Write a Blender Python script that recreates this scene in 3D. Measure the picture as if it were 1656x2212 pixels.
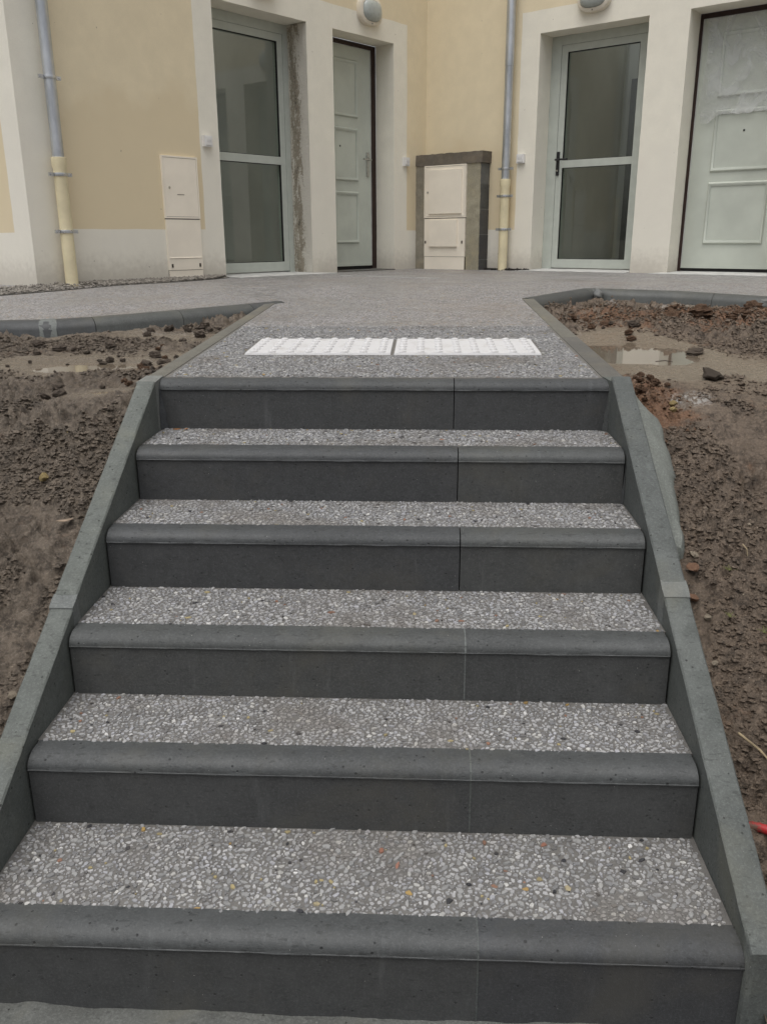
import bpy, bmesh, math, random
import numpy as np
from mathutils import Vector, Matrix
random.seed(7); RNG = np.random.default_rng(7)
for o in list(bpy.data.objects): bpy.data.objects.remove(o)
SC = bpy.context.scene; COL = SC.collection

# ------------------------------------------------------------------ camera
F_PX, PITCH, YAW, ROLL = 1862.64, 0.3081, -0.0469, -0.0047
CAM = Vector((0.8879, -1.3206, 1.4462))
fw = Vector((math.sin(YAW)*math.cos(PITCH), math.cos(YAW)*math.cos(PITCH), -math.sin(PITCH)))
r0 = fw.cross(Vector((0, 0, 1))).normalized(); u0 = r0.cross(fw)
rr = r0*math.cos(ROLL)+u0*math.sin(ROLL); uu = -r0*math.sin(ROLL)+u0*math.cos(ROLL)
cd = bpy.data.cameras.new('camera'); cam = bpy.data.objects.new('camera', cd); COL.objects.link(cam)
cd.sensor_fit = 'HORIZONTAL'; cd.sensor_width = 36; cd.lens = 36*F_PX/1656
cd.clip_start = 0.02; cd.clip_end = 3000
cam.matrix_world = Matrix(((rr.x, uu.x, -fw.x, CAM.x), (rr.y, uu.y, -fw.y, CAM.y), (rr.z, uu.z, -fw.z, CAM.z), (0, 0, 0, 1)))
SC.camera = cam

# ------------------------------------------------------------------ light
SUN_EL, SUN_AZ = 72.0, 205.0      # compass-like azimuth from +Y, clockwise: behind the camera, a little to the left
W = bpy.data.worlds.new('World'); SC.world = W; W.use_nodes = True
nt = W.node_tree; nt.nodes.clear()
sky = nt.nodes.new('ShaderNodeTexSky'); sky.sky_type = 'NISHITA'; sky.sun_disc = False
sky.sun_elevation = math.radians(SUN_EL); sky.sun_rotation = math.radians(SUN_AZ)
sky.air_density = 1.0; sky.dust_density = 5.0; sky.ozone_density = 1.0
hs = nt.nodes.new('ShaderNodeHueSaturation'); hs.inputs['Saturation'].default_value = 0.26
bg = nt.nodes.new('ShaderNodeBackground'); bg.inputs['Strength'].default_value = 0.105
wo = nt.nodes.new('ShaderNodeOutputWorld')
nt.links.new(sky.outputs[0], hs.inputs['Color']); nt.links.new(hs.outputs[0], bg.inputs[0]); nt.links.new(bg.outputs[0], wo.inputs[0])
sd = bpy.data.lights.new('sun', 'SUN'); sd.energy = 1.1; sd.angle = math.radians(60); sd.color = (1, .985, .965)
so = bpy.data.objects.new('sun', sd); COL.objects.link(so)
az, el = math.radians(SUN_AZ), math.radians(SUN_EL)
sdir = Vector((math.sin(az)*math.cos(el), math.cos(az)*math.cos(el), math.sin(el)))
so.rotation_euler = sdir.to_track_quat('Z', 'Y').to_euler(); so.location = (0, -4, 8)
vs = SC.view_settings; vs.view_transform = 'Standard'; vs.look = 'None'; vs.exposure = 0.45; vs.gamma = 1.0; vs.use_curve_mapping = False

# ------------------------------------------------------------------ materials
MATS = {}
def srgb(r, g, b):
    f = lambda c: ((c/255+.055)/1.055)**2.4 if c/255 > .04045 else c/255/12.92
    return (f(r), f(g), f(b))
class NB:
    def __init__(s, name):
        s.m = bpy.data.materials.new(name); s.m.use_nodes = True; s.t = s.m.node_tree; s.t.nodes.clear()
        s.out = s.t.nodes.new('ShaderNodeOutputMaterial'); s.b = s.t.nodes.new('ShaderNodeBsdfPrincipled')
        s.t.links.new(s.b.outputs[0], s.out.inputs[0]); s.tc = s.t.nodes.new('ShaderNodeTexCoord'); s.co = s.tc.outputs['Object']
        MATS[name] = s.m
    def n(s, k, **kw):
        x = s.t.nodes.new(k)
        for a, v in kw.items(): setattr(x, a, v)
        return x
    def L(s, a, b): s.t.links.new(a, b)
    def val(s, sock, v):
        if hasattr(v, 'is_output') or hasattr(v, 'links'): s.L(v, sock)
        else: sock.default_value = (*v, 1) if isinstance(v, tuple) and len(v) == 3 and sock.type == 'RGBA' else v
    def noise(s, scale, detail=4, rough=.55, dist=0, co=None, stretch=None):
        x = s.n('ShaderNodeTexNoise'); x.inputs['Scale'].default_value = scale; x.inputs['Detail'].default_value = detail
        x.inputs['Roughness'].default_value = rough; x.inputs['Distortion'].default_value = dist
        c = co or s.co
        if stretch:
            mp = s.n('ShaderNodeMapping'); mp.inputs['Scale'].default_value = stretch; s.L(c, mp.inputs[0]); c = mp.outputs[0]
        s.L(c, x.inputs['Vector']); return x.outputs['Fac']
    def ramp(s, fac, lo, hi, a=0.0, b=1.0):
        x = s.n('ShaderNodeMapRange'); x.interpolation_type = 'SMOOTHSTEP'
        s.val(x.inputs[0], fac); x.inputs[1].default_value = lo; x.inputs[2].default_value = hi
        x.inputs[3].default_value = a; x.inputs[4].default_value = b; return x.outputs[0]
    def mix(s, fac, a, b, mode='MIX'):
        x = s.n('ShaderNodeMix'); x.data_type = 'RGBA'; x.blend_type = mode
        s.val(x.inputs['Factor'], fac); s.val(x.inputs['A'], a); s.val(x.inputs['B'], b); return x.outputs['Result']
    def math(s, op, a, b=0.0):
        x = s.n('ShaderNodeMath'); x.operation = op; s.val(x.inputs[0], a); s.val(x.inputs[1], b); return x.outputs[0]
    def vor(s, scale, feat='F1', rnd=1.0, out='Distance', stretch=None):
        x = s.n('ShaderNodeTexVoronoi'); x.feature = feat; x.inputs['Scale'].default_value = scale; x.inputs['Randomness'].default_value = rnd
        c = s.co
        if stretch:
            mp = s.n('ShaderNodeMapping'); mp.inputs['Scale'].default_value = stretch; s.L(c, mp.inputs[0]); c = mp.outputs[0]
        s.L(c, x.inputs['Vector']); return x.outputs[out]
    def xyz(s):
        x = s.n('ShaderNodeSeparateXYZ'); s.L(s.co, x.inputs[0]); return x.outputs
    def color(s, v): s.val(s.b.inputs['Base Color'], v)
    def rough(s, v): s.val(s.b.inputs['Roughness'], v)
    def spec(s, v): s.b.inputs['Specular IOR Level'].default_value = v
    def bump(s, h, strength=.3, dist=.002, prev=None):
        x = s.n('ShaderNodeBump'); x.inputs['Strength'].default_value = strength; x.inputs['Distance'].default_value = dist
        s.L(h, x.inputs['Height'])
        if prev is not None: s.L(prev, x.inputs['Normal'])
        s.L(x.outputs[0], s.b.inputs['Normal']); return x.outputs[0]

def plain(name, c, rough=.5, metal=0, spec=.4, var=.06, nscale=12, bump=0, bscale=200):
    k = NB(name); n = k.noise(nscale, 5)
    d = tuple(x*(1-var*2) for x in c); l = tuple(min(1, x*(1+var)) for x in c)
    k.color(k.mix(k.ramp(n, .3, .7), d, l)); k.rough(k.ramp(k.noise(nscale*2.3), .3, .7, max(0, rough-.07), min(1, rough+.07)))
    k.b.inputs['Metallic'].default_value = metal; k.spec(spec)
    if bump: k.bump(k.noise(bscale, 3), bump, .001)
    return k.m

def render_wall(name, c, cdamp, damp, dampz):
    """scraped lime render: fine grain, broad blotches, damp with a ragged edge near the foot"""
    k = NB(name)
    big = k.noise(1.3, 4, .6); mid = k.noise(7, 5, .6); fine = k.noise(420, 2, .6); fine2 = k.noise(140, 3)
    col = k.mix(k.ramp(mid, .3, .75), tuple(x*.93 for x in c), c)
    col = k.mix(k.ramp(fine, .35, .65, 0, .35), col, tuple(x*.72 for x in c))
    z = k.xyz()[2]
    edge = k.math('ADD', z, k.math('MULTIPLY', k.math('SUBTRACT', big, .5), -1.5))
    edge = k.math('ADD', edge, k.math('MULTIPLY', k.math('SUBTRACT', mid, .5), -.25))
    col = k.mix(k.math('MULTIPLY', k.ramp(edge, dampz-.22, dampz+.02, 1, 0), damp), col, cdamp)
    spl = k.math('ADD', z, k.math('MULTIPLY', k.noise(22, 4), -.22))
    col = k.mix(k.ramp(spl, -.12, .14, .35, 0), col, srgb(128, 116, 104))   # mud splash at the foot
    sp = k.noise(31, 1); col = k.mix(k.ramp(sp, .80, .82, 0, .55), col, srgb(90, 75, 60))
    k.color(col); k.rough(.92); k.spec(.2)
    a = k.bump(fine2, .35, .002); k.bump(fine, .4, .0012, a)
    return k.m
OCH = render_wall('ochre_render', (.82, .715, .51), (.69, .585, .40), .75, 1.35)
CRM = render_wall('cream_render', (.86, .825, .715), (.75, .715, .63), .55, 1.05)

def concrete(name, c, c2, wet=.4, pits=1.0, mott=5):
    k = NB(name); big = k.noise(2.2, 4); mid = k.noise(mott*4, 6, .65); fine = k.noise(350, 3, .7); pit = k.vor(48)
    pm = k.noise(14, 3)
    col = k.mix(k.ramp(big, .3, .7), c, c2)
    col = k.mix(k.ramp(mid, .3, .7, 0, .6), col, tuple(x*.6 for x in c)); g2 = k.noise(160, 3, .7); col = k.mix(k.ramp(g2, .45, .7, 0, .4), col, tuple(x*1.7 for x in c))
    col = k.mix(k.ramp(fine, .45, .8, 0, .35), col, tuple(min(1, x*1.8) for x in c))
    pr = k.ramp(pit, .09, .17, 1, 0); pr = k.math('MULTIPLY', pr, k.ramp(pm, .46, .56)); pr = k.math('MULTIPLY', pr, pits)
    col = k.mix(pr, col, tuple(x*.3 for x in c))
    stx = k.noise(75, 3, .6, 0, None, (.6, 1.4, 1.6)); col = k.mix(k.math('MULTIPLY', k.ramp(stx, .60, .66), .65*pits), col, tuple(x*.45 for x in c))
    gl = k.vor(60); col = k.mix(k.math('MULTIPLY', k.ramp(gl, .03, .05, 1, 0), k.ramp(k.noise(9, 2), .5, .6)), col, (.5, .5, .47))
    gr = k.noise(3.1, 6, .65, .4); col = k.mix(k.ramp(gr, .5, .72, 0, .5), col, tuple(x*q for x, q in zip(c, (1.35, 1.25, 1.05))))
    vst = k.noise(6, 5, .7, 0, None, (4, 4, .5)); col = k.mix(k.ramp(vst, .58, .75, 0, .30), col, tuple(min(1, x*2.0) for x in c))
    oi = k.n('ShaderNodeObjectInfo'); tn = k.n('ShaderNodeCombineColor')
    for q in range(3): k.L(k.ramp(oi.outputs['Random'], 0, 1, .84 if q < 2 else .87, 1.14 if q < 2 else 1.10), tn.inputs[q])
    col = k.mix(1.0, col, tn.outputs[0], 'MULTIPLY')
    k.color(col); k.rough(k.ramp(big, .3, .7, wet, wet+.2)); k.spec(.35)
    h = k.math('SUBTRACT', k.math('MULTIPLY', fine, .5), k.math('MULTIPLY', pr, 1.5)); a = k.bump(mid, .12, .004); k.bump(h, .45, .0022, a)
    return k.m
BLK = concrete('step_block_concrete', (.060, .0635, .064), (.051, .0535, .0545), .48, 1.0)
RIS = concrete('step_riser_concrete', (.064, .0655, .0655), (.054, .0555, .056), .5, .6)
STR = concrete('side_kerb_concrete', (.098, .106, .099), (.082, .089, .085), .55, 1.0)
KRB = concrete('dusty_kerb_concrete', (.125, .12, .105), (.105, .102, .092), .6, .6)
KRD = concrete('wet_kerb_concrete', (.068, .071, .069), (.056, .059, .058), .45, .5)
FTG = concrete('rough_lean_concrete', (.13, .135, .124), (.09, .09, .082), .6, 1.0, 9)
MOR = concrete('pale_mortar', (.17, .175, .165), (.13, .135, .127), .6, .5)
JNT = concrete('kerb_joint_mortar', (.155, .165, .155), (.125, .134, .126), .6, .5)
HAU = concrete('haunch_concrete', (.15, .16, .147), (.12, .128, .118), .5, .25, 3)
BLO = concrete('hollow_block_concrete', (.095, .093, .09), (.075, .073, .07), .75, .7, 7)
CEM = concrete('fresh_cement_render', (.31, .285, .22), (.22, .2, .155), .8, .5, 4)

def binder():
    k = NB('aggregate_binder')
    col = k.mix(k.ramp(k.noise(18, 5), .3, .7), (.118, .112, .104), (.155, .148, .136)); col = k.mix(k.ramp(k.noise(500, 2), .4, .7, 0, .5), col, (.08, .076, .072))
    k.color(col); k.rough(.55); k.bump(k.noise(300, 3), .4, .002); return k.m
BIN = binder()
def aggregate_far():
    k = NB('washed_aggregate'); sc = 95
    x = k.n('ShaderNodeTexVoronoi'); x.inputs['Scale'].default_value = sc; k.L(k.co, x.inputs['Vector'])
    e = k.vor(sc, 'DISTANCE_TO_EDGE'); v = k.n('ShaderNodeSeparateColor'); k.L(x.outputs['Color'], v.inputs[0])
    st = k.mix(v.outputs[0], (.2, .194, .194), (.42, .41, .408)); st = k.mix(k.ramp(v.outputs[1], .955, .96), st, (.03, .03, .035)); st = k.mix(k.ramp(v.outputs[2], .965, .97), st, (.33, .22, .1))
    m = k.math('MULTIPLY', k.ramp(e, .05, .12), k.ramp(v.outputs[1], .2, .24))
    col = k.mix(m, k.mix(k.noise(18), (.12, .114, .11), (.155, .147, .14)), st)
    col = k.mix(k.ramp(k.noise(1.1, 5, .6), .5, .72, 0, .4), col, (.21, .175, .145))
    k.color(col); k.rough(k.ramp(k.noise(2), .35, .65, .4, .65)); k.bump(m, .5, .003); return k.m
AGF = aggregate_far()
def pebmat():
    k = NB('pebble_stone'); a = k.n('ShaderNodeAttribute'); a.attribute_name = 'tone'
    col = k.mix(k.ramp(k.noise(260, 3), .35, .75, 0, .35), a.outputs['Color'], (.10, .1, .1)); col = k.mix(k.ramp(k.noise(3.3, 6, .65), .47, .72, 0, .55), col, (.15, .128, .105)); k.color(col); k.rough(.5); k.spec(.35); return k.m
PEB = pebmat()
def pebbi(name, c):
    k = NB(name); k.color(k.mix(k.ramp(k.noise(260, 3), .35, .75, 0, .35), c, (.1, .1, .1))); k.rough(.5); k.spec(.35); return k.m
PEBI = [pebbi('pebble_grey_%d' % i, c) for i, c in enumerate([(.28, .277, .27), (.235, .233, .228), (.19, .188, .186), (.33, .326, .31), (.34, .29, .18), (.03, .03, .033), (.26, .12, .08), (.36, .24, .08)])]

def mud(name, c, c2, cp, wetb, redk=.6, silt=(.20, .165, .125)):
    k = NB(name); big = k.noise(2.3, 5, .6); mid = k.noise(26, 7, .72); fine = k.noise(120, 5, .7); f2 = k.noise(420, 3, .7)
    col = k.mix(k.ramp(big, .38, .62), c, c2); col = k.mix(k.ramp(mid, .40, .66), col, tuple(x*.42 for x in c))
    col = k.mix(k.ramp(fine, .46, .72, 0, .7), col, cp)  # pale tan by noise; also paints in the moist sheen of upper faces
    ra = k.n('ShaderNodeAttribute'); ra.attribute_name = 'red'; la = k.n('ShaderNodeAttribute'); la.attribute_name = 'lime'
    red = k.math('ADD', k.noise(7, 5, .65), k.math('MULTIPLY', ra.outputs['Fac'], .3)); col = k.mix(k.ramp(red, .60, .80, 0, redk), col, k.mix(k.ramp(fine, .4, .7), (.17, .085, .045), (.22, .125, .07)))
    li = k.math('MULTIPLY', k.ramp(la.outputs['Fac'], .15, .8), k.ramp(k.noise(55, 4, .7), .46, .56)); col = k.mix(k.math('MULTIPLY', li, .8), col, (.42, .40, .37))
    gl = k.vor(75); col = k.mix(k.math('MULTIPLY', k.ramp(gl, .06, .1, 1, 0), k.ramp(k.noise(6, 2), .53, .62)), col, (.42, .37, .3))
    at = k.n('ShaderNodeAttribute'); at.attribute_name = 'wet'; wv = at.outputs['Fac']
    col = k.mix(k.ramp(wv, .25, .85, 0, .85), col, k.mix(k.ramp(fine, .35, .65), tuple(x*.8 for x in silt), silt))
    k.color(col); k.rough(k.math('MULTIPLY', k.ramp(mid, .3, .7, wetb, wetb+.3), k.ramp(wv, .2, .9, 1, .55))); k.spec(.42)
    a = k.bump(mid, .45, .012); a = k.bump(fine, 1.0, .009, a); k.bump(f2, .7, .003, a); return k.m
MUDL = mud('wet_mud_brown', (.122, .094, .068), (.155, .124, .093), (.265, .215, .165), .36, .35)
MUDR = mud('wet_mud_ochre', (.135, .10, .072), (.17, .13, .095), (.26, .2, .146), .38, .9, (.235, .19, .14))
CLODM = mud('clod_soil', (.112, .083, .061), (.145, .112, .083), (.22, .175, .135), .42, .1)
CLODR = mud('clod_red_clay', (.135, .07, .036), (.16, .086, .045), (.2, .125, .075), .5)
GRD = mud('ground_soil', (.11, .09, .07), (.14, .115, .09), (.18, .15, .12), .7)
def puddle():
    k = NB('muddy_water'); k.color(k.mix(k.ramp(k.noise(4, 4), .3, .7), (.135, .108, .08), (.17, .14, .105))); k.rough(.04); k.spec(.55)
    k.b.inputs['IOR'].default_value = 1.33; k.bump(k.noise(6, 2), .03, .003); return k.m
WAT = puddle()
def stone(name, c):
    k = NB(name); k.color(k.mix(k.ramp(k.noise(40, 6, .7), .35, .65), tuple(x*.55 for x in c), c)); k.rough(.85); k.spec(.2); k.bump(k.noise(160, 5, .7), .9, .006); return k.m
STY = stone('yellow_stone', (.42, .32, .15)); STW = stone('pale_stone', (.45, .38, .29)); STP = stone('pinkish_stone', (.34, .2, .13)); GRV = stone('grey_gravel', (.30, .275, .24)); DRK = stone('black_soil', (.035, .03, .027))
CHARM = stone('dark_clod', (.095, .077, .06))
ALU = plain('grey_green_aluminium', (.48, .51, .46), .42, 0, .45, .03)
DOORP = plain('grey_green_door_paint', (.51, .54, .475), .5, 0, .4, .05, 3, .1, 300)
BRW = plain('dark_brown_frame', (.035, .02, .016), .55, 0, .3, .1)
GASK = plain('black_gasket', (.012, .012, .012), .6)
ZINC = NB('zinc'); _n = ZINC.noise(9, 6, .6, 0, None, (1, 1, .25)); ZINC.color(ZINC.mix(ZINC.ramp(_n, .3, .7), (.36, .38, .40), (.62, .64, .66))); ZINC.rough(ZINC.ramp(ZINC.noise(30, 5), .3, .7, .32, .55)); ZINC.b.inputs['Metallic'].default_value = .85; ZINC = ZINC.m
STEEL = plain('galvanised_clamp', (.6, .61, .62), .3, .9)
PVC = plain('cream_pvc', (.78, .69, .46), .5, 0, .4, .06, 7)
CAB = plain('cream_cabinet_plastic', (.86, .79, .67), .5, 0, .4, .03, 4)
CABG = plain('cabinet_dark_gap', (.05, .04, .03), .7)
WHP = plain('white_switch_plastic', (.72, .71, .69), .4, 0, .45, .02)
LMPR = plain('cream_lamp_ring', (.72, .66, .55), .45, 0, .4, .03)
LMPD = plain('frosted_lamp_diffuser', (.40, .43, .41), .3, 0, .5, .03)
TACT = NB('white_tactile_resin'); TACT.color(TACT.mix(TACT.ramp(TACT.noise(14, 6, .7), .48, .72, 0, .55), (.55, .545, .545), (.34, .315, .28))); TACT.rough(.6); TACT.bump(TACT.noise(250, 3), .2, .001); TACT = TACT.m
BLKP = plain('black_handle', (.02, .02, .022), .4)
CHR = plain('brushed_steel_handle', (.5, .5, .48), .3, .9)
SILL = plain('pale_sill_concrete', (.5, .5, .48), .7, 0, .3, .1, 9, .3, 200)
HALL = plain('hall_wall_grey', (.62, .62, .59), .9, 0, .2, .05, 2)
HALLF = plain('hall_floor', (.42, .40, .37), .6, 0, .3, .08, 3)
HALLD = plain('hall_dark_door', (.2, .2, .19), .7, 0, .2, .05)
REDP = NB('red_plastic'); REDP.color(REDP.mix(REDP.ramp(REDP.noise(40, 5, .7), .45, .6), (.36, .02, .022), (.12, .07, .05))); REDP.rough(.5); REDP = REDP.m
GRS = plain('grass_blade', (.12, .13, .035), .6, 0, .3, .2, 30)
TWG = plain('dry_twig', (.3, .24, .15), .8, 0, .2, .2, 40)
LEAFM = plain('dead_leaf', (.3, .23, .17), .75, 0, .2, .2, 30)
ORG = plain('orange_leaf', (.34, .15, .05), .7, 0, .2, .2, 40)
def glass():
    k = NB('door_glass'); k.t.nodes.remove(k.b)
    tr = k.n('ShaderNodeBsdfTransparent'); tr.inputs[0].default_value = (.90, .93, .90, 1)
    gl = k.n('ShaderNodeBsdfGlossy'); gl.inputs['Roughness'].default_value = .015; gl.inputs[0].default_value = (1, 1, 1, 1)
    fr = k.n('ShaderNodeFresnel'); ge = k.n('ShaderNodeNewGeometry'); k.L(k.ramp(ge.outputs['Backfacing'], 0, 1, 1.5, 1/1.5), fr.inputs[0]); mx = k.n('ShaderNodeMixShader')
    k.L(fr.outputs[0], mx.inputs[0]); k.L(tr.outputs[0], mx.inputs[1]); k.L(gl.outputs[0], mx.inputs[2]); k.L(mx.outputs[0], k.out.inputs[0]); return k.m
GLS = glass()
def film():
    k = NB('milky_plastic_film')
    k.color((.62, .63, .62)); k.rough(.22); k.spec(.6)
    tr = k.n('ShaderNodeBsdfTransparent'); mx = k.n('ShaderNodeMixShader'); k.val(mx.inputs[0], k.ramp(k.noise(5, 5, .6, 1.2), .35, .7, .12, .5))
    k.L(tr.outputs[0], mx.inputs[1]); k.L(k.b.outputs[0], mx.inputs[2]); k.L(mx.outputs[0], k.out.inputs[0]); k.bump(k.noise(14, 4, .6, 1.5, None, (1, 1, .5)), .5, .02); return k.m
FILM = film()
def torn():
    k = NB('torn_plaster'); n = k.noise(9, 8, .75, 1.2, None, (1, 1, .35)); f = k.noise(60, 6, .7)
    a = k.math('ADD', n, k.math('MULTIPLY', k.math('SUBTRACT', f, .5), .5))
    at = k.n('ShaderNodeAttribute'); at.attribute_name = 'raw'
    a = k.math('ADD', a, k.math('MULTIPLY', k.math('SUBTRACT', at.outputs['Fac'], .5), .35))
    col = k.mix(k.ramp(a, .57, .65), (.58, .55, .48), (.30, .265, .205)); col = k.mix(k.ramp(a, .74, .80), col, (.12, .105, .085))
    k.color(col); k.rough(.9); k.bump(a, .8, .02); return k.m
TORN = torn()

# ------------------------------------------------------------------ mesh helpers
def finish(name, bm, mat, parent=None, smooth=None, bevel=0, origin=None):
    """links a bmesh given in world coordinates as one object; the mesh is stored relative to the root's base"""
    if bevel: bmesh.ops.bevel(bm, geom=[e for e in bm.edges if len(e.link_faces) == 2 and e.calc_face_angle(0) > .6], offset=bevel, segments=1, affect='EDGES', clamp_overlap=True)
    bmesh.ops.recalc_face_normals(bm, faces=bm.faces)
    org = Vector(origin) if origin is not None else (ROOTLOC[root_of(parent).name] if parent else Vector((0, 0, 0)))
    bmesh.ops.translate(bm, verts=bm.verts, vec=-org)
    me = bpy.data.meshes.new(name); bm.to_mesh(me); bm.free()
    for m in (mat if isinstance(mat, (list, tuple)) else [mat]): me.materials.append(m)
    if smooth is not None:
        me.polygons.foreach_set('use_smooth', [True]*len(me.polygons)); me.set_sharp_from_angle(angle=math.radians(smooth))
    return link(name, me, parent, org if not parent else None)
ROOTLOC = {}
def root_of(o):
    while o.parent: o = o.parent
    return o
def link(name, me, parent=None, loc=None):
    o = bpy.data.objects.new(name, me); COL.objects.link(o)
    if parent: o.parent = parent
    if loc is not None: o.location = loc
    if not parent: ROOTLOC[o.name] = Vector(loc) if loc is not None else Vector((0, 0, 0))
    return o
def tag(o, label=None, cat=None, group=None, kind=None):
    if label: o['label'] = label
    if cat: o['category'] = cat
    if group: o['group'] = group
    if kind: o['kind'] = kind
    return o
def thing(name, loc, label, cat, group=None):
    return tag(link(name, None, None, loc), label, cat, group)
def raw(name, v, f, mat, parent=None, org=None, tone=None):
    org = Vector(org) if org is not None else (ROOTLOC[root_of(parent).name] if parent else Vector((0, 0, 0)))
    me = bpy.data.meshes.new(name); v = np.asarray(v, float)-np.array(org); me.from_pydata(v.tolist(), [], f if isinstance(f, list) else f.tolist()); me.update()
    for m in (mat if isinstance(mat, (list, tuple)) else [mat]): me.materials.append(m)
    if tone is not None:
        a = me.attributes.new('tone', 'FLOAT_COLOR', 'POINT'); a.data.foreach_set('color', np.asarray(tone, np.float32).ravel())
    return link(name, me, parent, org if not parent else None)
def hexa(bm, P):
    v = [bm.verts.new(p) for p in P]
    for q in ((0, 1, 2, 3), (4, 5, 6, 7), (0, 1, 5, 4), (1, 2, 6, 5), (2, 3, 7, 6), (3, 0, 4, 7)): bm.faces.new([v[i] for i in q])
    return v
def box(bm, x0, x1, y0, y1, z0, z1, T=None):
    P = [(x0, y0, z0), (x1, y0, z0), (x1, y1, z0), (x0, y1, z0), (x0, y0, z1), (x1, y0, z1), (x1, y1, z1), (x0, y1, z1)]
    return hexa(bm, [T(*p) for p in P] if T else P)
def tube(bm, pts, r, seg=16, caps=True):
    rings = []
    for i, p in enumerate(pts):
        p = Vector(p); a = Vector(pts[max(0, i-1)]); b = Vector(pts[min(len(pts)-1, i+1)]); d = (b-a).normalized()
        s = d.cross(Vector((0, 0, 1)) if abs(d.z) < .9 else Vector((1, 0, 0))).normalized(); t = d.cross(s)
        ri = r[i] if isinstance(r, (list, tuple)) else r
        rings.append([bm.verts.new(p+s*ri*math.cos(2*math.pi*k/seg)+t*ri*math.sin(2*math.pi*k/seg)) for k in range(seg)])
    for a, b in zip(rings, rings[1:]):
        for k in range(seg): bm.faces.new((a[k], a[(k+1) % seg], b[(k+1) % seg], b[k]))
    if caps: bm.faces.new(rings[0]); bm.faces.new(rings[-1])
def prism(bm, prof, x0, x1, T=None):
    a = [bm.verts.new(T(x0, *q) if T else (x0, *q)) for q in prof]; b = [bm.verts.new(T(x1, *q) if T else (x1, *q)) for q in prof]
    n = len(prof); bm.faces.new(a); bm.faces.new(b)
    for i in range(n): bm.faces.new((a[i], a[(i+1) % n], b[(i+1) % n], b[i]))
# value noise / cellular noise on numpy grids
def vnoise(x, y, seed=0):
    xi, yi = np.floor(x).astype(int), np.floor(y).astype(int); fx, fy = x-xi, y-yi; fx = fx*fx*(3-2*fx); fy = fy*fy*(3-2*fy)
    def h(a, b):
        n = (a*374761393+b*668265263+seed*974711) & 0x7fffffff; n = ((n ^ (n >> 13))*1274126177) & 0x7fffffff; return ((n ^ (n >> 16)) & 0xffff)/65535.
    return (h(xi, yi)*(1-fx)+h(xi+1, yi)*fx)*(1-fy)+(h(xi, yi+1)*(1-fx)+h(xi+1, yi+1)*fx)*fy
def fbm(x, y, oct=4, seed=0, g=.5):
    s = 0; a = 1; t = 0
    for i in range(oct): s = s+a*vnoise(x*2**i+i*17.3, y*2**i-i*9.1, seed+i); t += a; a *= g
    return s/t
def lumps(x, y, seed=0, keep=.6):
    """rounded clods: dome over random cell points"""
    xi, yi = np.floor(x).astype(int), np.floor(y).astype(int); out = np.zeros_like(x)
    def h(a, b, s):
        n = (a*374761393+b*668265263+s*974711) & 0x7fffffff; n = ((n ^ (n >> 13))*1274126177) & 0x7fffffff; return ((n ^ (n >> 16)) & 0xffff)/65535.
    for dx in (-1, 0, 1):
        for dy in (-1, 0, 1):
            a, b = xi+dx, yi+dy; px, py = a+h(a, b, seed), b+h(a, b, seed+1); k = h(a, b, seed+2); r = .25+.6*h(a, b, seed+3)
            an = h(a, b, seed+4)*3.14; ux, uy = x-px, y-py; ca, sa = np.cos(an), np.sin(an); e = 1+.7*h(a, b, seed+5)
            d2 = ((ux*ca+uy*sa)**2/e+(-ux*sa+uy*ca)**2*e)/(r*r)
            out = np.maximum(out, np.where(k < keep, np.sqrt(np.clip(1-d2, 0, 1))*r, 0))
    return out

# ------------------------------------------------------------------ frames of the two house walls (they meet in an inner corner at OC)
OC = (0.8925, 8.6333); ZD = 1.129; ZL = 3.278
DLv, NLv = (-.61143, -.79130), (.79130, -.61143); DRv, NRv = (.80694, -.59064), (-.59064, -.80694)
def TL(s, n, z): return (OC[0]+DLv[0]*s+NLv[0]*n, OC[1]+DLv[1]*s+NLv[1]*n, z)
def TR(s, n, z): return (OC[0]+DRv[0]*s+NRv[0]*n, OC[1]+DRv[1]*s+NRv[1]*n, z)
def zpath(y): return float(np.interp(y, [1.6, 5.2, 9], [.993, 1.118, 1.124]))

# ------------------------------------------------------------------ GROUND
def kerbL_front(x): return np.interp(x, [-6, -1.3, -.956, -.655, -.401, -.088, .1], [3.0, 2.94, 2.931, 3.14, 3.458, 3.773, 4.0])
def kerbR_front(x): return np.interp(x, [1.45, 1.95, 2.55, 3.0, 4.4, 6], [4.02, 4.70, 4.50, 4.13, 3.05, 2.0])
def mud_base(side, x, y):
    if side == 'L':
        k = np.clip((-x-.12)/.45, 0, 1); k = k*k*(3-2*k); yf = np.interp(y, [-9, -.6, -.1, 0, .9, 1.6, 2.15, 3.0, 3.6, 4.2], [-.03, -.03, .03, .10, .57, .895, .958, .98, 1.0, 1.03])
        return yf*k+(1-k)*np.interp(y, [-9, -.6, -.1, 0, 1.28, 1.5, 1.8, 3.0, 3.6, 4.2], [-.03, -.03, .03, .10, .80, .945, .955, .98, 1.0, 1.03])
    return np.interp(y, [-9, -.6, -.1, 0, 1.25, 1.5, 1.75, 2.2, 2.8, 3.4, 4.2, 4.8], [-.03, -.03, .03, .09, .775, .905, .965, .968, .978, 1.0, 1.02, 1.04])
BASINS = {'L': [(-.56, 2.2, .36, .15, .012), (-.17, 1.63, .10, .05, .007)], 'R': [(1.80, 2.6, .27, .46, .020)]}
def gauss(x, y, cx, cy, sx, sy): return np.exp(-((x-cx)/sx)**2-((y-cy)/sy)**2)
def billow(x, y, oct, seed, g=.5): return np.abs(2*fbm(x, y, oct, seed, g)-1)
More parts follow.
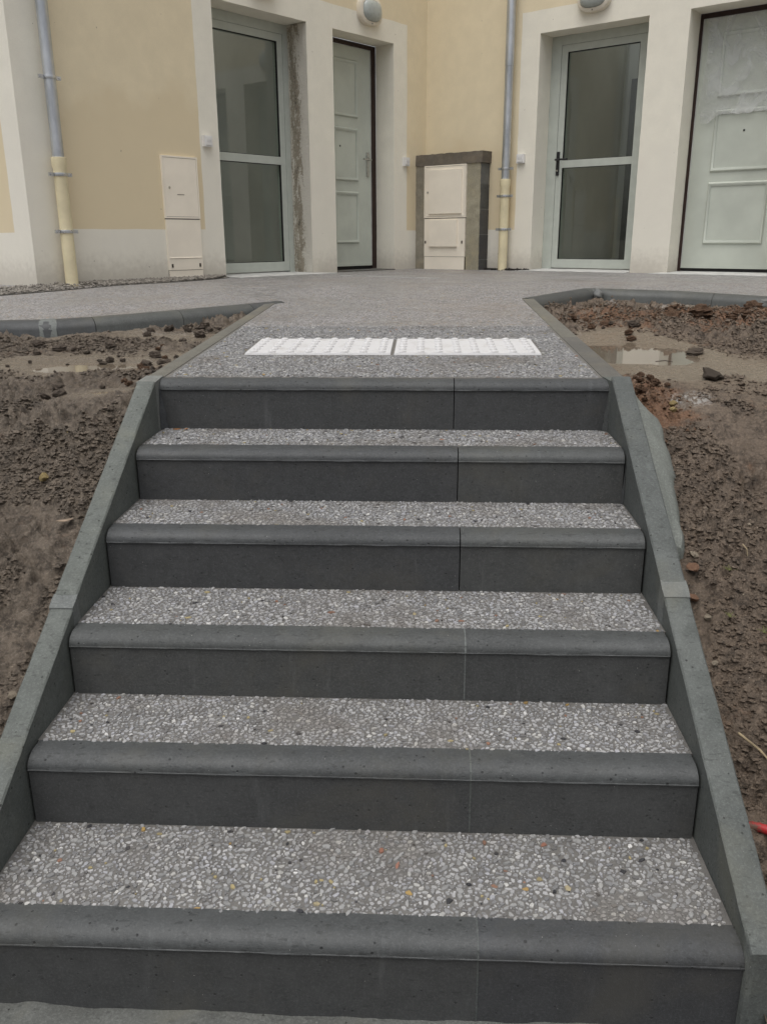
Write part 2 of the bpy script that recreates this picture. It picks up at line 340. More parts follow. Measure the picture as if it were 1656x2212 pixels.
def zones(side, x, y):
    """wet silt, red clay, spilt lime: where each lies on the ground"""
    n = fbm(x*5, y*5, 3, 311)-.5
    if side == 'L':
        wet = gauss(x, y, -.55, 2.2, .42, .26)*1.3+gauss(x, y, -.16, 1.63, .22, .075)*1.4+gauss(x, y, -.4, 3.0, .35, .22)*1.0+gauss(x, y, -.18, 2.45, .1, .25)*.5
        red = gauss(x, y, -.2, 2.1, .08, .2)*.6+gauss(x, y, -.3, 3.25, .2, .15)*.5; lime = gauss(x, y, -.42, 3.1, .2, .15)*.7+gauss(x, y, -.3, 2.3, .12, .1)*.5+gauss(x, y, -.6, 1.25, .12, .12)*.5
    else:
        wet = gauss(x, y, 1.85, 2.6, .36, .52)*1.5+gauss(x, y, 2.05, 1.95, .42, .28)*1.0+gauss(x, y, 2.9, 4.1, .4, .2)*.9
        red = gauss(x, y, 1.66, 1.62, .09, .17)*1.3+gauss(x, y, 2.5, 3.5, .55, .28)*1.0+gauss(x, y, 1.75, 3.6, .25, .4)*.5; lime = gauss(x, y, 1.78, 1.60, .09, .06)*1.0+gauss(x, y, 1.64, 2.9, .05, .3)*.5+gauss(x, y, 2.3, 4.3, .3, .12)*.8
    pat = np.clip((fbm(x*3.6+3, y*3.6, 4, 77)-.57)*5, 0, .38)*np.clip((y-1.5)/.3, 0, 1); wet = np.maximum(wet, pat)
    return [np.clip(q+n*1.1*(q > .03), 0, 1) for q in (wet, red, lime)]
def mud_z(side, x, y, detail=True):
    x = np.asarray(x, float); y = np.asarray(y, float); z = mud_base(side, x, y); sd = 3 if side == 'L' else 40
    wet = zones(side, x, y)[0]; z = z+(fbm(x*2.2, y*2.2, 3, sd)-.5)*.04-wet*.014
    for (cx, cy, rx, ry, dp) in BASINS[side]:
        b = ((x-cx)/rx)**2+((y-cy)/ry)**2; z = z-dp*np.clip(1-b, 0, 1)+dp*.75*np.exp(-((b-1.35)/.45)**2)
    if side == 'L': z = z+gauss(x, y, -1.0, 1.8, .45, .35)*.02+.018*np.exp(-((kerbL_front(x)-y)/.10)**2)
    else:
        z = z+gauss(x, y, 2.4, 3.55, .45, .25)*.045+gauss(x, y, 3.0, 3.6, .5, .3)*.05+gauss(x, y, 1.64, 1.66, .06, .14)*.018
        z = z-np.where(y < .85, .045, 0)*np.exp(-((x-1.63)/.10)**2)-.026*np.exp(-((x-1.59)/.06)**2)*np.clip((1.5-y)/.08, 0, 1)*np.clip((y-.9)/.06, 0, 1)
    if detail:
        a = 1-.95*np.clip(wet*1.5, 0, 1); q = .35+1.1*vnoise(x*5, y*5, sd+9)
        wx = x+(fbm(x*16, y*16, 3, sd+91)-.5)*.06; wy = y+(fbm(x*16+7, y*16, 3, sd+93)-.5)*.06
        d = billow(wx*7, wy*7, 3, sd+60)*.034+billow(wx*19+5, wy*19, 4, sd+64, .6)*.040+billow(wx*44, wy*44+3, 2, sd+68)*.024-.030
        cl = np.clip((vnoise(x*3.3, y*3.3, sd+101)-.3)*2.5, 0, 1); d = d+cl*(lumps(wx*14+9, wy*14, sd+33, .42)/14*.62+lumps(wx*24+9, wy*24, sd+35, .4)/24*.8)-.006
        d = d+lumps(wx*34+3, wy*34, sd+30, .30)/34*.9+lumps(wx*70, wy*70+5, sd+45, .45)/70*1.0
        z = z+a*d*q+(fbm(x*110, y*110, 2, sd+80)-.5)*.006*(.2+.8*a)
    return z
def mud_sheet(name, side, xs, ys, mat):
    X, Y = np.meshgrid(xs, ys); Z = mud_z(side, X, Y)
    if side == 'L':
        beyond = Y-kerbL_front(X); Z = np.where(beyond > -.0, np.minimum(Z, np.interp(Y, [1.6, 5.2], [.993, 1.118])-.09), Z)
        Z = np.where(X > -.064, np.minimum(Z, np.interp(Y, [-.02, 1.5], [.18, .99])-.05), Z)
        Z = np.minimum(Z, np.where(X > -.16, np.interp(Y, [-.02, 1.5, 1.55, 3.6], [.185, .985, .985, 1.05]), 9))
    else:
        beyond = Y-kerbR_front(X); Z = np.where(beyond > 0, np.minimum(Z, np.interp(Y, [1.6, 5.2], [.993, 1.118])-.09), Z)
        Z = np.minimum(Z, np.where(X < 1.70, np.interp(Y, [-.02, 1.5, 1.55, 3.6], [.175, .975, .985, 1.05]), 9))
    V = np.stack([X.ravel(), Y.ravel(), Z.ravel()], 1); nx, ny = len(xs), len(ys)
    i = np.arange(nx*ny).reshape(ny, nx); Fq = np.stack([i[:-1, :-1].ravel(), i[:-1, 1:].ravel(), i[1:, 1:].ravel(), i[1:, :-1].ravel()], 1)
    o = raw(name, V, Fq, mat); o.data.polygons.foreach_set('use_smooth', [True]*len(o.data.polygons)); 
    for nm, q in zip(('wet', 'red', 'lime'), zones(side, X, Y)):
        a = o.data.attributes.new(nm, 'FLOAT', 'POINT'); a.data.foreach_set('value', q.ravel().astype(np.float32))
    tag(o, kind='structure'); return o
def steps(a): # concatenated ranges
    out = []
    for lo, hi, d in a: out += list(np.arange(lo, hi-1e-6, d))
    out.append(a[-1][1]); return np.array(out)
mud_sheet('mud_bank', 'L', steps([(-6, -2, .25), (-2, -1.3, .03), (-1.3, -.9, .009), (-.9, -.045, .0055)]), steps([(-1.2, .3, .02), (.3, 1.9, .0055), (1.9, 3.3, .008), (3.3, 4.05, .02)]), MUDL)
mud_sheet('mud_bank', 'R', steps([(1.545, 2.1, .0055), (2.1, 3.1, .009), (3.1, 3.6, .03), (3.6, 6, .25)]), steps([(-1.2, .1, .02), (.1, 1.9, .0055), (1.9, 3.6, .008), (3.6, 4.8, .014)]), MUDR)
# far ground sheet
bm = bmesh.new(); bmesh.ops.create_grid(bm, x_segments=2, y_segments=2, size=400); bmesh.ops.translate(bm, verts=bm.verts, vec=(0, 0, -.12))
tag(finish('ground', bm, GRD), kind='structure')
# water standing in the hollows: the sheet ends where the ground rises through it
def puddle_obj(side, cx, cy, rx, ry, wall_x=None, maxw=.012):
    nx, ny = 90, 90; xs = np.linspace(cx-rx*1.5, cx+rx*1.5, nx); ys = np.linspace(cy-ry*1.6, cy+ry*1.6, ny)
    if wall_x: xs = np.linspace(wall_x, cx+rx*1.7, nx)
    X, Y = np.meshgrid(xs, ys); Z = mud_z(side, X, Y); m = ((X-cx)/rx)**2+((Y-cy)/ry)**2 < .5
    k0 = np.unravel_index(np.argmin(np.where(m, Z, 9)), Z.shape)
    def flood(lv):
        seen = np.zeros(Z.shape, bool); st = [k0]; seen[k0] = True; leak = False
        while st:
            a, b = st.pop()
            if a in (0, ny-1) or b == nx-1 or (b == 0 and not wall_x): leak = True
            for q in ((a-1, b), (a+1, b), (a, b-1), (a, b+1)):
                if 0 <= q[0] < ny and 0 <= q[1] < nx and not seen[q] and Z[q] < lv: seen[q] = True; st.append(q)
        return seen, leak
    lo, hi = Z[k0]+.0005, Z[k0]+.05
    for _ in range(14):
        mid = (lo+hi)/2
        if flood(mid)[1]: hi = mid
        else: lo = mid
    lo -= .0008; seen = flood(lo)[0]; grow = seen.copy()
    for dy in (-1, 0, 1):
        for dx in (-1, 0, 1): grow |= np.roll(np.roll(seen, dy, 0), dx, 1)
    bm = bmesh.new(); V = {}
    def vv(a, b):
        if (a, b) not in V: V[(a, b)] = bm.verts.new((xs[b], ys[a], lo))
        return V[(a, b)]
    for a in range(ny-1):
        for b in range(nx-1):
            if grow[a, b] and grow[a+1, b] and grow[a, b+1] and grow[a+1, b+1]: bm.faces.new((vv(a, b), vv(a, b+1), vv(a+1, b+1), vv(a+1, b)))
    return tag(finish('puddle', bm, WAT), kind='structure')
puddle_obj('R', 1.80, 2.6, .27, .46, 1.556)
puddle_obj('L', -.56, 2.2, .36, .15)
puddle_obj('L', -.17, 1.63, .10, .05)

# paved path with washed aggregate
bm = bmesh.new()
from mathutils.geometry import tessellate_polygon
for pl in ([(0, 1.60), (1.49, 1.60), (1.49, 4.16), (0, 4.02)],
           [(0, 4.02), (1.49, 4.16), (1.985, 4.83), (2.585, 4.61), (3.01, 4.26), (4.4, 3.2), (6.0, 2.2), TR(7.2, -.2, 0)[:2], TR(-.2, -.2, 0)[:2], TL(.3, -.2, 0)[:2], TL(4.4, -.2, 0)[:2], (-3.2, 6.1), (-6, 6), (-6, 3.16), (-1.3, 3.09), (-1.05, 3.11), (-.69, 3.37), (-.45, 3.58), (-.111, 3.9)]):
    vv = [bm.verts.new((x, y, 0)) for x, y in pl]
    for t in tessellate_polygon([[Vector((x, y, 0)) for x, y in pl]]): bm.faces.new([vv[q] for q in t])
bmesh.ops.remove_doubles(bm, verts=bm.verts, dist=1e-4)
for yy in (2.4, 3.2, 4.0, 5.2, 6.5): bmesh.ops.bisect_plane(bm, geom=bm.verts[:]+bm.edges[:]+bm.faces[:], plane_co=(0, yy, 0), plane_no=(0, 1, 0))
for yy in (2.9,):
    bmesh.ops.bisect_plane(bm, geom=bm.verts[:]+bm.edges[:]+bm.faces[:], plane_co=(0, yy, 0), plane_no=(0, 1, 0))
for v in bm.verts: v.co.z = zpath(v.co.y)
for f in bm.faces: f.material_index = 1 if (f.calc_center_median().y < 2.9 and -.01 < f.calc_center_median().x < 1.5) else 0
PATH = finish('path', bm, [AGF, BIN]); tag(PATH, kind='structure')

# ---- pebbles
TONES = np.array([(.47, .465, .46), (.40, .397, .395), (.34, .338, .338), (.27, .268, .27), (.44, .44, .46), (.56, .55, .52), (.035, .035, .04), (.40, .33, .17), (.32, .17, .11), (.40, .26, .09), (.70, .69, .67), (.2, .195, .19)])
TP = np.array([.25, .23, .18, .11, .09, .05, .010, .006, .003, .001, .010, .06])
def scatter(w, h, seed, r_hi=.0085, r_lo=.0022, tries=9000):
    """random packing, big stones first; returns x, y, a, b, angle"""
    rng = np.random.default_rng(seed); cell = r_hi*2; g = {}; out = []
    n = int(tries*w*h*9); rs = np.sort(r_lo+(r_hi-r_lo)*rng.beta(1.2, 3.0, n))[::-1]; X = rng.uniform(0, w, n); Y = rng.uniform(0, h, n); A = rng.uniform(0, math.pi, n); E = 1+.95*rng.beta(1.4, 1.8, n)
    for r, x, y, a, e in zip(rs, X, Y, A, E):
        ci, cj = int(x/cell), int(y/cell); ok = True
        for i in (ci-1, ci, ci+1):
            for j in (cj-1, cj, cj+1):
                for (qx, qy, qr) in g.get((i, j), ()):
                    if (qx-x)**2+(qy-y)**2 < ((qr+r)*.83)**2: ok = False; break
                if not ok: break
            if not ok: break
        if ok: g.setdefault((ci, cj), []).append((x, y, r)); out.append((x, y, r*math.sqrt(e), r/math.sqrt(e), a))
    return np.array(out)
def pebble_mesh(P, zf, seed):
    """P rows x,y,a,b,ang -> verts, faces, tones; six-sided flat worn stones a little proud of the binder"""
    rng = np.random.default_rng(seed); n = len(P); K = 6
    t = np.linspace(0, 2*math.pi, K, endpoint=False)[None]+rng.uniform(-.42, .42, (n, K)); rad = rng.uniform(.70, 1.22, (n, K))
    ex, ey = np.cos(t)*rad*P[:, 2:3], np.sin(t)*rad*P[:, 3:4]; c, s = np.cos(P[:, 4:5]), np.sin(P[:, 4:5])
    dx, dy = ex*c-ey*s, ex*s+ey*c; hz = rng.uniform(.0004, .0028, (n, 1)); tilt = rng.normal(0, .06, (n, 2))
    zz = zf(P[:, 0], P[:, 1])[:, None]
    top = np.stack([P[:, 0:1]+dx*.8, P[:, 1:2]+dy*.8, zz+hz+dx*tilt[:, :1]+dy*tilt[:, 1:]], 2); bot = np.stack([P[:, 0:1]+dx, P[:, 1:2]+dy, zz-.0025+0*dx], 2)
    V = np.concatenate([top, bot], 1).reshape(-1, 3); b = np.arange(n)[:, None]*2*K
    Fh = (b+np.arange(K)[None]); q = [np.stack([b[:, 0]+k, b[:, 0]+K+k, b[:, 0]+K+(k+1) % K, b[:, 0]+(k+1) % K], 1) for k in range(K)]
    F = Fh.tolist()+np.concatenate(q).tolist()
    tone = TONES[rng.choice(len(TONES), n, p=TP/TP.sum())]*rng.uniform(.62, .92, (n, 1)); tone = np.concatenate([tone, np.ones((n, 1))], 1); tone = np.repeat(tone, 2*K, 0)
    return V, F, tone
P = scatter(1.46, 1.3, 11, .0082, .0024); P[:, 0] += .015; P[:, 1] += 1.615
keep = ~((P[:, 0] > .17) & (P[:, 0] < 1.355) & (P[:, 1] > 2.06) & (P[:, 1] < 2.47)); P = P[keep]
V, F, T_ = pebble_mesh(P, lambda x, y: np.interp(y, [1.6, 5.2], [.993, 1.118])+.0002, 12)
tag(raw('pebbles', V, F, PEB, PATH, None, T_), kind='stuff')
# chalk-pale joint line across the forecourt
bm = bmesh.new(); box(bm, 0, 1, -.004, .004, -.002, .003, lambda a, b, c: (.13+a*.88, 6.75-a*.62+b, 1.1225+c)); finish('joint_strip', bm, SILL, PATH)

# ------------------------------------------------------------------ STAIRCASE
SY = [-.005, .321, .609, .924, 1.235, 1.544]; SZ = [.162, .334, .499, .666, .827, .993]; STW_ = 1.5; JX = [1.003, 1.001, .998, .994, .996, .991]
ST = thing('staircase', (.75, 0, 0), 'six-step outdoor staircase of dark grey concrete blocks with pebble-finished treads', 'staircase')
def block(x0, x1, i, rot=0):
    y0, zt = SY[i], SZ[i]; zb = (SZ[i-1] if i else -.06)-.05; bx_ = y0+.20
    prof = [(y0+.0045, zb), (y0+.0045, zt-.0345), (y0-.0005, zt-.0335), (y0-.0005, zt-.0315)]
    R_ = .034
    for k in range(0, 9):
        a = math.pi/2*k/8; prof.append((y0+.0008+.046*(1-math.cos(a)), zt-.0305+.0305*math.sin(a)))
    prof += [(y0+.075, zt), (y0+.078, zt-.012), (bx_, zt-.012), (bx_, zb)]
    bm = bmesh.new(); nseg = max(2, int((x1-x0)/.02)); xs = np.linspace(x0, x1, nseg+1); rings = []
    for x in xs:
        ring = []
        for k, (y, z) in enumerate(prof):
            jy = (vnoise(np.array([x*60.]), np.array([k*3.1+i*17]), 5)[0]-.5)*.0016 if k in (2, 3) else 0
            jz = (vnoise(np.array([x*45.]), np.array([k*5.7+i*29]), 6)[0]-.5)*.0018 if k in (2, 3, 12, 13) else 0
            if k in (1,): jz = (vnoise(np.array([x*45.]), np.array([3*5.7+i*29]), 6)[0]-.5)*.0018
            ring.append(bm.verts.new((x, y+jy, z+jz)))
        rings.append(ring)
    n = len(prof)
    for a, b in zip(rings, rings[1:]):
        for k in range(n):
            f = bm.faces.new((a[k], a[(k+1) % n], b[(k+1) % n], b[k])); f.material_index = 1 if k == 0 else 0
    bm.faces.new(rings[0]); bm.faces.new(rings[-1])
    return finish('step_block', bm, [BLK, RIS], ST, smooth=32)
for i in range(6):
    g = .0014 if i < 3 else .0016; gl = .003 if 0 < i < 5 else -.0025
    block(0+gl, JX[i]-g, i); block(JX[i]+g, STW_-gl, i)
    if i < 3:   # pointed joint
        bm = bmesh.new(); y0, zt = SY[i], SZ[i]; zlo = (SZ[i-1] if i else -.03)+.002; prof = [(y0+.0035, zlo), (y0+.0035, zt-.034), (y0-.0012, zt-.032), (y0+.006, zt-.014), (y0+.02, zt-.004), (y0+.046, zt+.0007), (y0+.074, zt+.0007), (y0+.074, zt-.02), (y0+.03, zt-.05), (y0+.03, zlo)]
        prism(bm, prof, JX[i]-.0018, JX[i]+.0018); finish('joint_mortar', bm, STR if i < 2 else JNT, ST)
    else:
        bm = bmesh.new(); box(bm, JX[i]-.003, JX[i]+.003, SY[i]+.03, SY[i]+.1, (SZ[i-1])-.02, SZ[i]-.02); finish('joint_gap', bm, GASK, ST)
packs = [scatter(1.5, .262, 21, .0094, .0018), scatter(1.5, .262, 22, .0090, .0018)]
shapes = []
for k in range(10):
    rng = np.random.default_rng(100+k); V, F, _ = pebble_mesh(np.array([[0, 0, .0105*rng.uniform(.95, 1.25), .0105*rng.uniform(.62, .85), 0]]), lambda x, y: 0*x, 300+k)
    for m in PEBI:
        me = bpy.data.meshes.new('pebble'); me.from_pydata(V.tolist(), [], F); me.materials.append(m); shapes.append(me)
for i in range(5):
    ya, yb = SY[i]+.0755, SY[i+1]+.004; zt = SZ[i]-.0012
    bm = bmesh.new(); box(bm, -.002, 1.502, ya, yb+.03, zt-.06, zt); tread = finish('tread_bed', bm, BIN, ST)
    P = packs[i % 2].copy()
    if i in (2, 3): P[:, 0] = 1.5-P[:, 0]; P[:, 4] = math.pi-P[:, 4]
    P[:, 0] = (P[:, 0]+[0, .37, .81, .2, 1.1][i]) % 1.5; P[:, 1] += ya-.001
    P = P[(P[:, 1] < yb-.003) & (P[:, 0] > .005) & (P[:, 0] < 1.495)]
    if i == 0:     # the nearest tread: its three hundred largest stones are single pieces
        order = np.argsort(-(P[:, 2]*P[:, 3])); big = P[order[:300]]; P = P[order[300:]]
        rng = np.random.default_rng(5)
        for x, y, a, b, an in big:
            s = math.sqrt(a*b)/.0095; mi = rng.choice(8, p=[.36, .30, .21, .086, .015, .015, .007, .007])
            o = bpy.data.objects.new('pebble', shapes[rng.integers(10)*8+mi]); COL.objects.link(o); o.parent = tread
            o.location = Vector((x, y, zt+.0004))-ROOTLOC[ST.name]; o.rotation_euler = (0, 0, an); o.scale = (s, s, rng.uniform(.8, 1.3))
    V, F, T_ = pebble_mesh(P, lambda x, y: zt+0*x, 40+i); tag(raw('pebbles', V, F, PEB, tread, None, T_), kind='stuff')
# sloping side kerbs, two lengths each, mortared joint between
def zst(y): return .190+.5336*y
def side_kerb(x0, x1, ya, yb, dz=0.0, name='side_kerb'):
    bm = bmesh.new(); n = max(2, int((yb-ya)/.02)); ys = np.linspace(ya, yb, n+1); rings = []
    for y in ys:
        zt = zst(y)+dz; e = .004; j = lambda s: (vnoise(np.array([y*55.]), np.array([s*7.3+x0*11]), 9)[0]-.5)*.0022
        pr = [(x0, -.15), (x0+j(0)*.4, zt-e+j(1)), (x0+e+j(2)*.6, zt+j(3)*.4), (x1-e+j(4)*.6, zt+j(5)*.4), (x1+j(6)*.4, zt-e+j(7)), (x1, -.15)]
        rings.append([bm.verts.new((x, y, z)) for x, z in pr])
    for a, b in zip(rings, rings[1:]):
        for k in range(6): bm.faces.new((a[k], a[(k+1) % 6], b[(k+1) % 6], b[k]))
    bm.faces.new(rings[0]); bm.faces.new(rings[-1]); return finish(name, bm, STR, ST, smooth=40)
side_kerb(-.063, -.003, -.02, .672, -.004); side_kerb(-.063, -.003, .705, 1.505, .001)
side_kerb(1.503, 1.566, -.018, .728, -.003); side_kerb(1.503, 1.566, .768, 1.535, .001)
def mortar_band(x0, x1, ya, yb, out=.004):
    bm = bmesh.new(); n = 4; ys = np.linspace(ya, yb, n+1); rings = []
    for k, y in enumerate(ys):
        w = out*math.sin(math.pi*(k+.5)/(n+1)); zt = zst(y)+w*.6
        rings.append([bm.verts.new(q) for q in ((x0-w, y, zst(y)-.35), (x0-w, y, zt), (x1+w, y, zt), (x1+w, y, zst(y)-.35))])
    for a, b in zip(rings, rings[1:]):
        for k in range(4): bm.faces.new((a[k], a[(k+1) % 4], b[(k+1) % 4], b[k]))
    bm.faces.new(rings[0]); bm.faces.new(rings[-1]); finish('joint_mortar', bm, JNT, ST, smooth=50)
mortar_band(-.063, -.003, .668, .708, .002); mortar_band(1.503, 1.566, .724, .772, .002)
# mortar smeared where the upper risers meet the side kerbs
def fillet(x, sx, y, z0, z1, w, name='corner_mortar'):
    bm = bmesh.new(); n = 9; rng = random.Random(int(y*1000+x*7)); a = []; b = []; c = []
    for k in range(n):
        z = z0+(z1-z0)*k/(n-1); ww = w*(1.5-1.25*k/(n-1))*rng.uniform(.75, 1.15)
        a.append(bm.verts.new((x, y+.004, z))); b.append(bm.verts.new((x+sx*ww, y+.0025, z))); c.append(bm.verts.new((x+sx*.001, y-ww*.9, z)))
    for k in range(n-1): bm.faces.new((b[k], b[k+1], c[k+1], c[k])); bm.faces.new((a[k], a[k+1], b[k+1], b[k])); bm.faces.new((a[k], a[k+1], c[k+1], c[k]))
    bm.faces.new((a[0], b[0], c[0])); bm.faces.new((a[-1], b[-1], c[-1])); finish(name, bm, BLK, ST, smooth=60)
fillet(-.003, 1, SY[5], SZ[4]-.005, SZ[5]-.03, .016); fillet(1.503, -1, SY[5], SZ[4]-.005, SZ[5]-.03, .012); fillet(1.503, -1, SY[4], SZ[3]-.005, SZ[4]-.04, .006)
# poured concrete haunch outside the right kerb
bm = bmesh.new(); rows = []
ys_ = np.linspace(.955, 1.515, 26)
for k, y in enumerate(ys_):
    t = k/25; w = float(np.interp(y, [.955, .99, 1.1, 1.3, 1.43, 1.48, 1.515], [.05, .062, .08, .098, .092, .05, .012]))+.004*math.sin(15*t+1)+.0025*math.sin(33*t)
    zi = zst(y)-float(np.interp(y, [.955, 1.06, 1.5], [.07, .024, .018]))-.004*math.sin(11*t); zo = float(np.interp(y, [.955, 1.1, 1.3, 1.46, 1.515], [.628, .70, .812, .893, .925])); row = []
    for m in range(9):
        q = m/8; row.append(bm.verts.new((1.562+w*q, y+.006*math.sin(14*q+k*.3)*q, zi+(zo-zi)*q**1.3-.05*max(0, q-.78)**2*20+.0025*math.sin(k*1.1+m*.9))))
    row.append(bm.verts.new((1.562+w*1.05, y, zo-.4))); row.append(bm.verts.new((1.562, y, zo-.4))); rows.append(row)
for a, b in zip(rows, rows[1:]):
    for k in range(10): bm.faces.new((a[k], a[k+1], b[k+1], b[k]))
bm.faces.new(rows[0]); bm.faces.new(rows[-1]); finish('haunch', bm, HAU, ST, smooth=60)
# rough footing the lowest block stands on
bm = bmesh.new(); xs = np.linspace(-.02, 1.6, 82); ysf = np.linspace(-.24, .02, 14); gr = []
for y in ysf: gr.append([bm.verts.new((x, y+.02*math.sin(7*x+1) if y < -.2 else y, -.026-.10*max(0, (-.12-y))/.12+.02*(float(fbm(np.array([x*14]), np.array([y*14]), 4, 3)[0])-.5)+.02*max(0, 1-(x/.35))*(fbm(np.array([x*25]), np.array([y*25]), 3, 9)[0]))) for x in xs])
for a, b in zip(gr, gr[1:]):
    for k in range(len(xs)-1): bm.faces.new((a[k], a[k+1], b[k+1], b[k]))
geom = bmesh.ops.extrude_face_region(bm, geom=bm.faces[:]); bmesh.ops.translate(bm, verts=[v for v in geom['geom'] if isinstance(v, bmesh.types.BMVert)], vec=(0, 0, -.25))
finish('footing', bm, FTG, ST, smooth=50)

# ------------------------------------------------------------------ KERBS of the forecourt
def kerb_run(label, pts, wid, mat, rounded, cuts, drop=.0, name='garden_kerb', side=1):
    """pts: upper back edge polyline; the stone's front lies on the right-hand side of travel * side"""
    root = thing(name, (*pts[0], zpath(pts[0][1])-.1), label, 'kerb')
    P_ = [Vector((*q, 0)) for q in pts]
    seg = [(P_[i+1]-P_[i]).length for i in range(len(P_)-1)]; tot = sum(seg)
    def at(d):
        for i, l in enumerate(seg):
            if d <= l or i == len(seg)-1: return P_[i].lerp(P_[i+1], d/l), i
            d -= l
    nrm = []
    for i in range(len(P_)):
        a = P_[max(0, i-1)]; b = P_[min(len(P_)-1, i+1)]; t = (b-a).normalized(); nrm.append(Vector((t.y, -t.x, 0))*side)
    cum = [0]
    for l in seg: cum.append(cum[-1]+l)
    if rounded: pf = [(0, -.3), (0, drop), (.35, drop+.001), (.62, drop-.006), (.85, drop-.022), (1.0, drop-.045), (1.0, -.3)]
    else: pf = [(0, -.3), (0, drop-.002), (.05, drop), (.95, drop), (1.0, drop-.003), (1.0, -.3)]
    ds = sorted(set([0, tot]+[c*tot for c in cuts]))
    for a, b in zip(ds, ds[1:]):
        st = [a+.0015]+[c for c in cum if a+.01 < c < b-.01]+[a+(b-a)*k/12 for k in range(1, 12)]+[b-.0015]; st = sorted(st); bm = bmesh.new(); rings = []
        for d in st:
            p, i = at(d); f = (d-cum[i])/seg[i]; n = nrm[i].lerp(nrm[i+1], min(1, max(0, f))).normalized()
            rings.append([bm.verts.new((p.x+n.x*q*wid, p.y+n.y*q*wid, zpath(p.y)+z)) for q, z in pf])
        m = len(pf)
        for u, v in zip(rings, rings[1:]):
            for k in range(m): bm.faces.new((u[k], u[(k+1) % m], v[(k+1) % m], v[k]))
        bm.faces.new(rings[0]); bm.faces.new(rings[-1]); finish('kerb_stone', bm, mat, root, smooth=35)
    return root
KL = kerb_run('pale flush kerb along the left edge of the path above the stairs', [(.0, 1.60), (.0, 2.6), (.0, 3.92)], .058, KRB, False, [.42], .004, side=-1)
KL2 = kerb_run('curved round-topped kerb edging the mud at the far left', [(-.0, 4.02), (-.111, 3.9), (-.45, 3.585), (-.69, 3.37), (-.86, 3.23), (-1.05, 3.125), (-1.28, 3.095), (-2.2, 3.10), (-4, 3.13)], .105, KRD, True, [.055, .16, .27, .52, .75], .008, side=-1)
KR = kerb_run('flush kerb along the right edge of the path beside the puddle', [(1.49, 1.60), (1.49, 3.0), (1.49, 4.17)], .072, KRB, False, [.36], .004)
KR2 = kerb_run('round-topped kerb with mortar lumps behind the muddy ground at right', [(1.49, 4.172), (1.985, 4.832), (2.2, 4.77), (2.585, 4.612), (3.01, 4.262), (4.4, 3.2), (6, 2.2)], .10, KRD, True, [.135, .30, .48, .7], .006)
def collar(root, p, q, wid, side, drop, mat, pad=.005):
    a, b = Vector((*p, 0)), Vector((*q, 0)); t = (b-a).normalized(); n = Vector((t.y, -t.x, 0))*side; bm = bmesh.new(); rings = []
    pf = [(-pad, -.12), (-pad, drop+pad*.5), (.3*wid, drop+pad), (.62*wid, drop-.006+pad), (.85*wid, drop-.022+pad), (wid+pad, drop-.045+pad*.6), (wid+pad*2.4, -.12)]
    for k in range(7):
        u = k/6; c = a.lerp(b, u); sh = 1 if 0 < k < 6 else .35
        rings.append([bm.verts.new((c.x+n.x*w*(1 if sh == 1 else .985)+t.x*.008*math.sin(3*i+p[0]*9)*(-1 if k < 3 else 1), c.y+n.y*w, zpath(c.y)+z-(0 if sh == 1 else pad*.75))) for i, (w, z) in enumerate(pf)])
    for u, v in zip(rings, rings[1:]):
        for k in range(7): bm.faces.new((u[k], u[(k+1) % 7], v[(k+1) % 7], v[k]))
    bm.faces.new(rings[0]); bm.faces.new(rings[-1]); finish('joint_mortar', bm, mat, root, smooth=70)
def lump(parent, c, r, mat, seed, flat=.6, name='mortar_lump'):
    bm = bmesh.new(); bmesh.ops.create_icosphere(bm, subdivisions=3, radius=1); rng = random.Random(seed); ph = [rng.uniform(0, 6) for _ in range(6)]
    for v in bm.verts:
        p = v.co; k = 1+.14*math.sin(3*p.x+ph[0])*math.sin(4*p.y+ph[1])+.10*math.sin(7*p.z+ph[2]+3*p.x)+.06*math.sin(13*p.y+ph[3])
        v.co = Vector((p.x*r[0]*k+c[0], p.y*r[1]*k+c[1], p.z*r[2]*k+c[2]))
    return finish(name, bm, mat, parent, smooth=60)
collar(KL2, (-1.005, 3.148), (-1.085, 3.12), .105, -1, .008, JNT, .003)
lump(KR2, (2.055, 4.72, 1.07), (.03, .04, .04), MOR, 4); lump(KR2, (2.98, 4.17, 1.05), (.07, .045, .035), MOR, 5)
# mortar where flush kerbs meet the top step
bm = bmesh.new(); hexa(bm, [(-.066, 1.50, .6), (-.0035, 1.507, .6), (-.0035, 1.604, .6), (-.062, 1.604, .6), (-.066, 1.50, .9915), (-.0035, 1.507, .991), (-.0035, 1.604, .9985), (-.062, 1.604, .9985)]); finish('corner_mortar', bm, MOR, ST, bevel=.004)
bm = bmesh.new(); hexa(bm, [(1.502, 1.534, .6), (1.57, 1.53, .6), (1.565, 1.606, .6), (1.49, 1.606, .6), (1.502, 1.534, .995), (1.57, 1.53, .992), (1.565, 1.606, .9985), (1.49, 1.606, .9985)]); finish('corner_mortar', bm, STR, ST, bevel=.004)

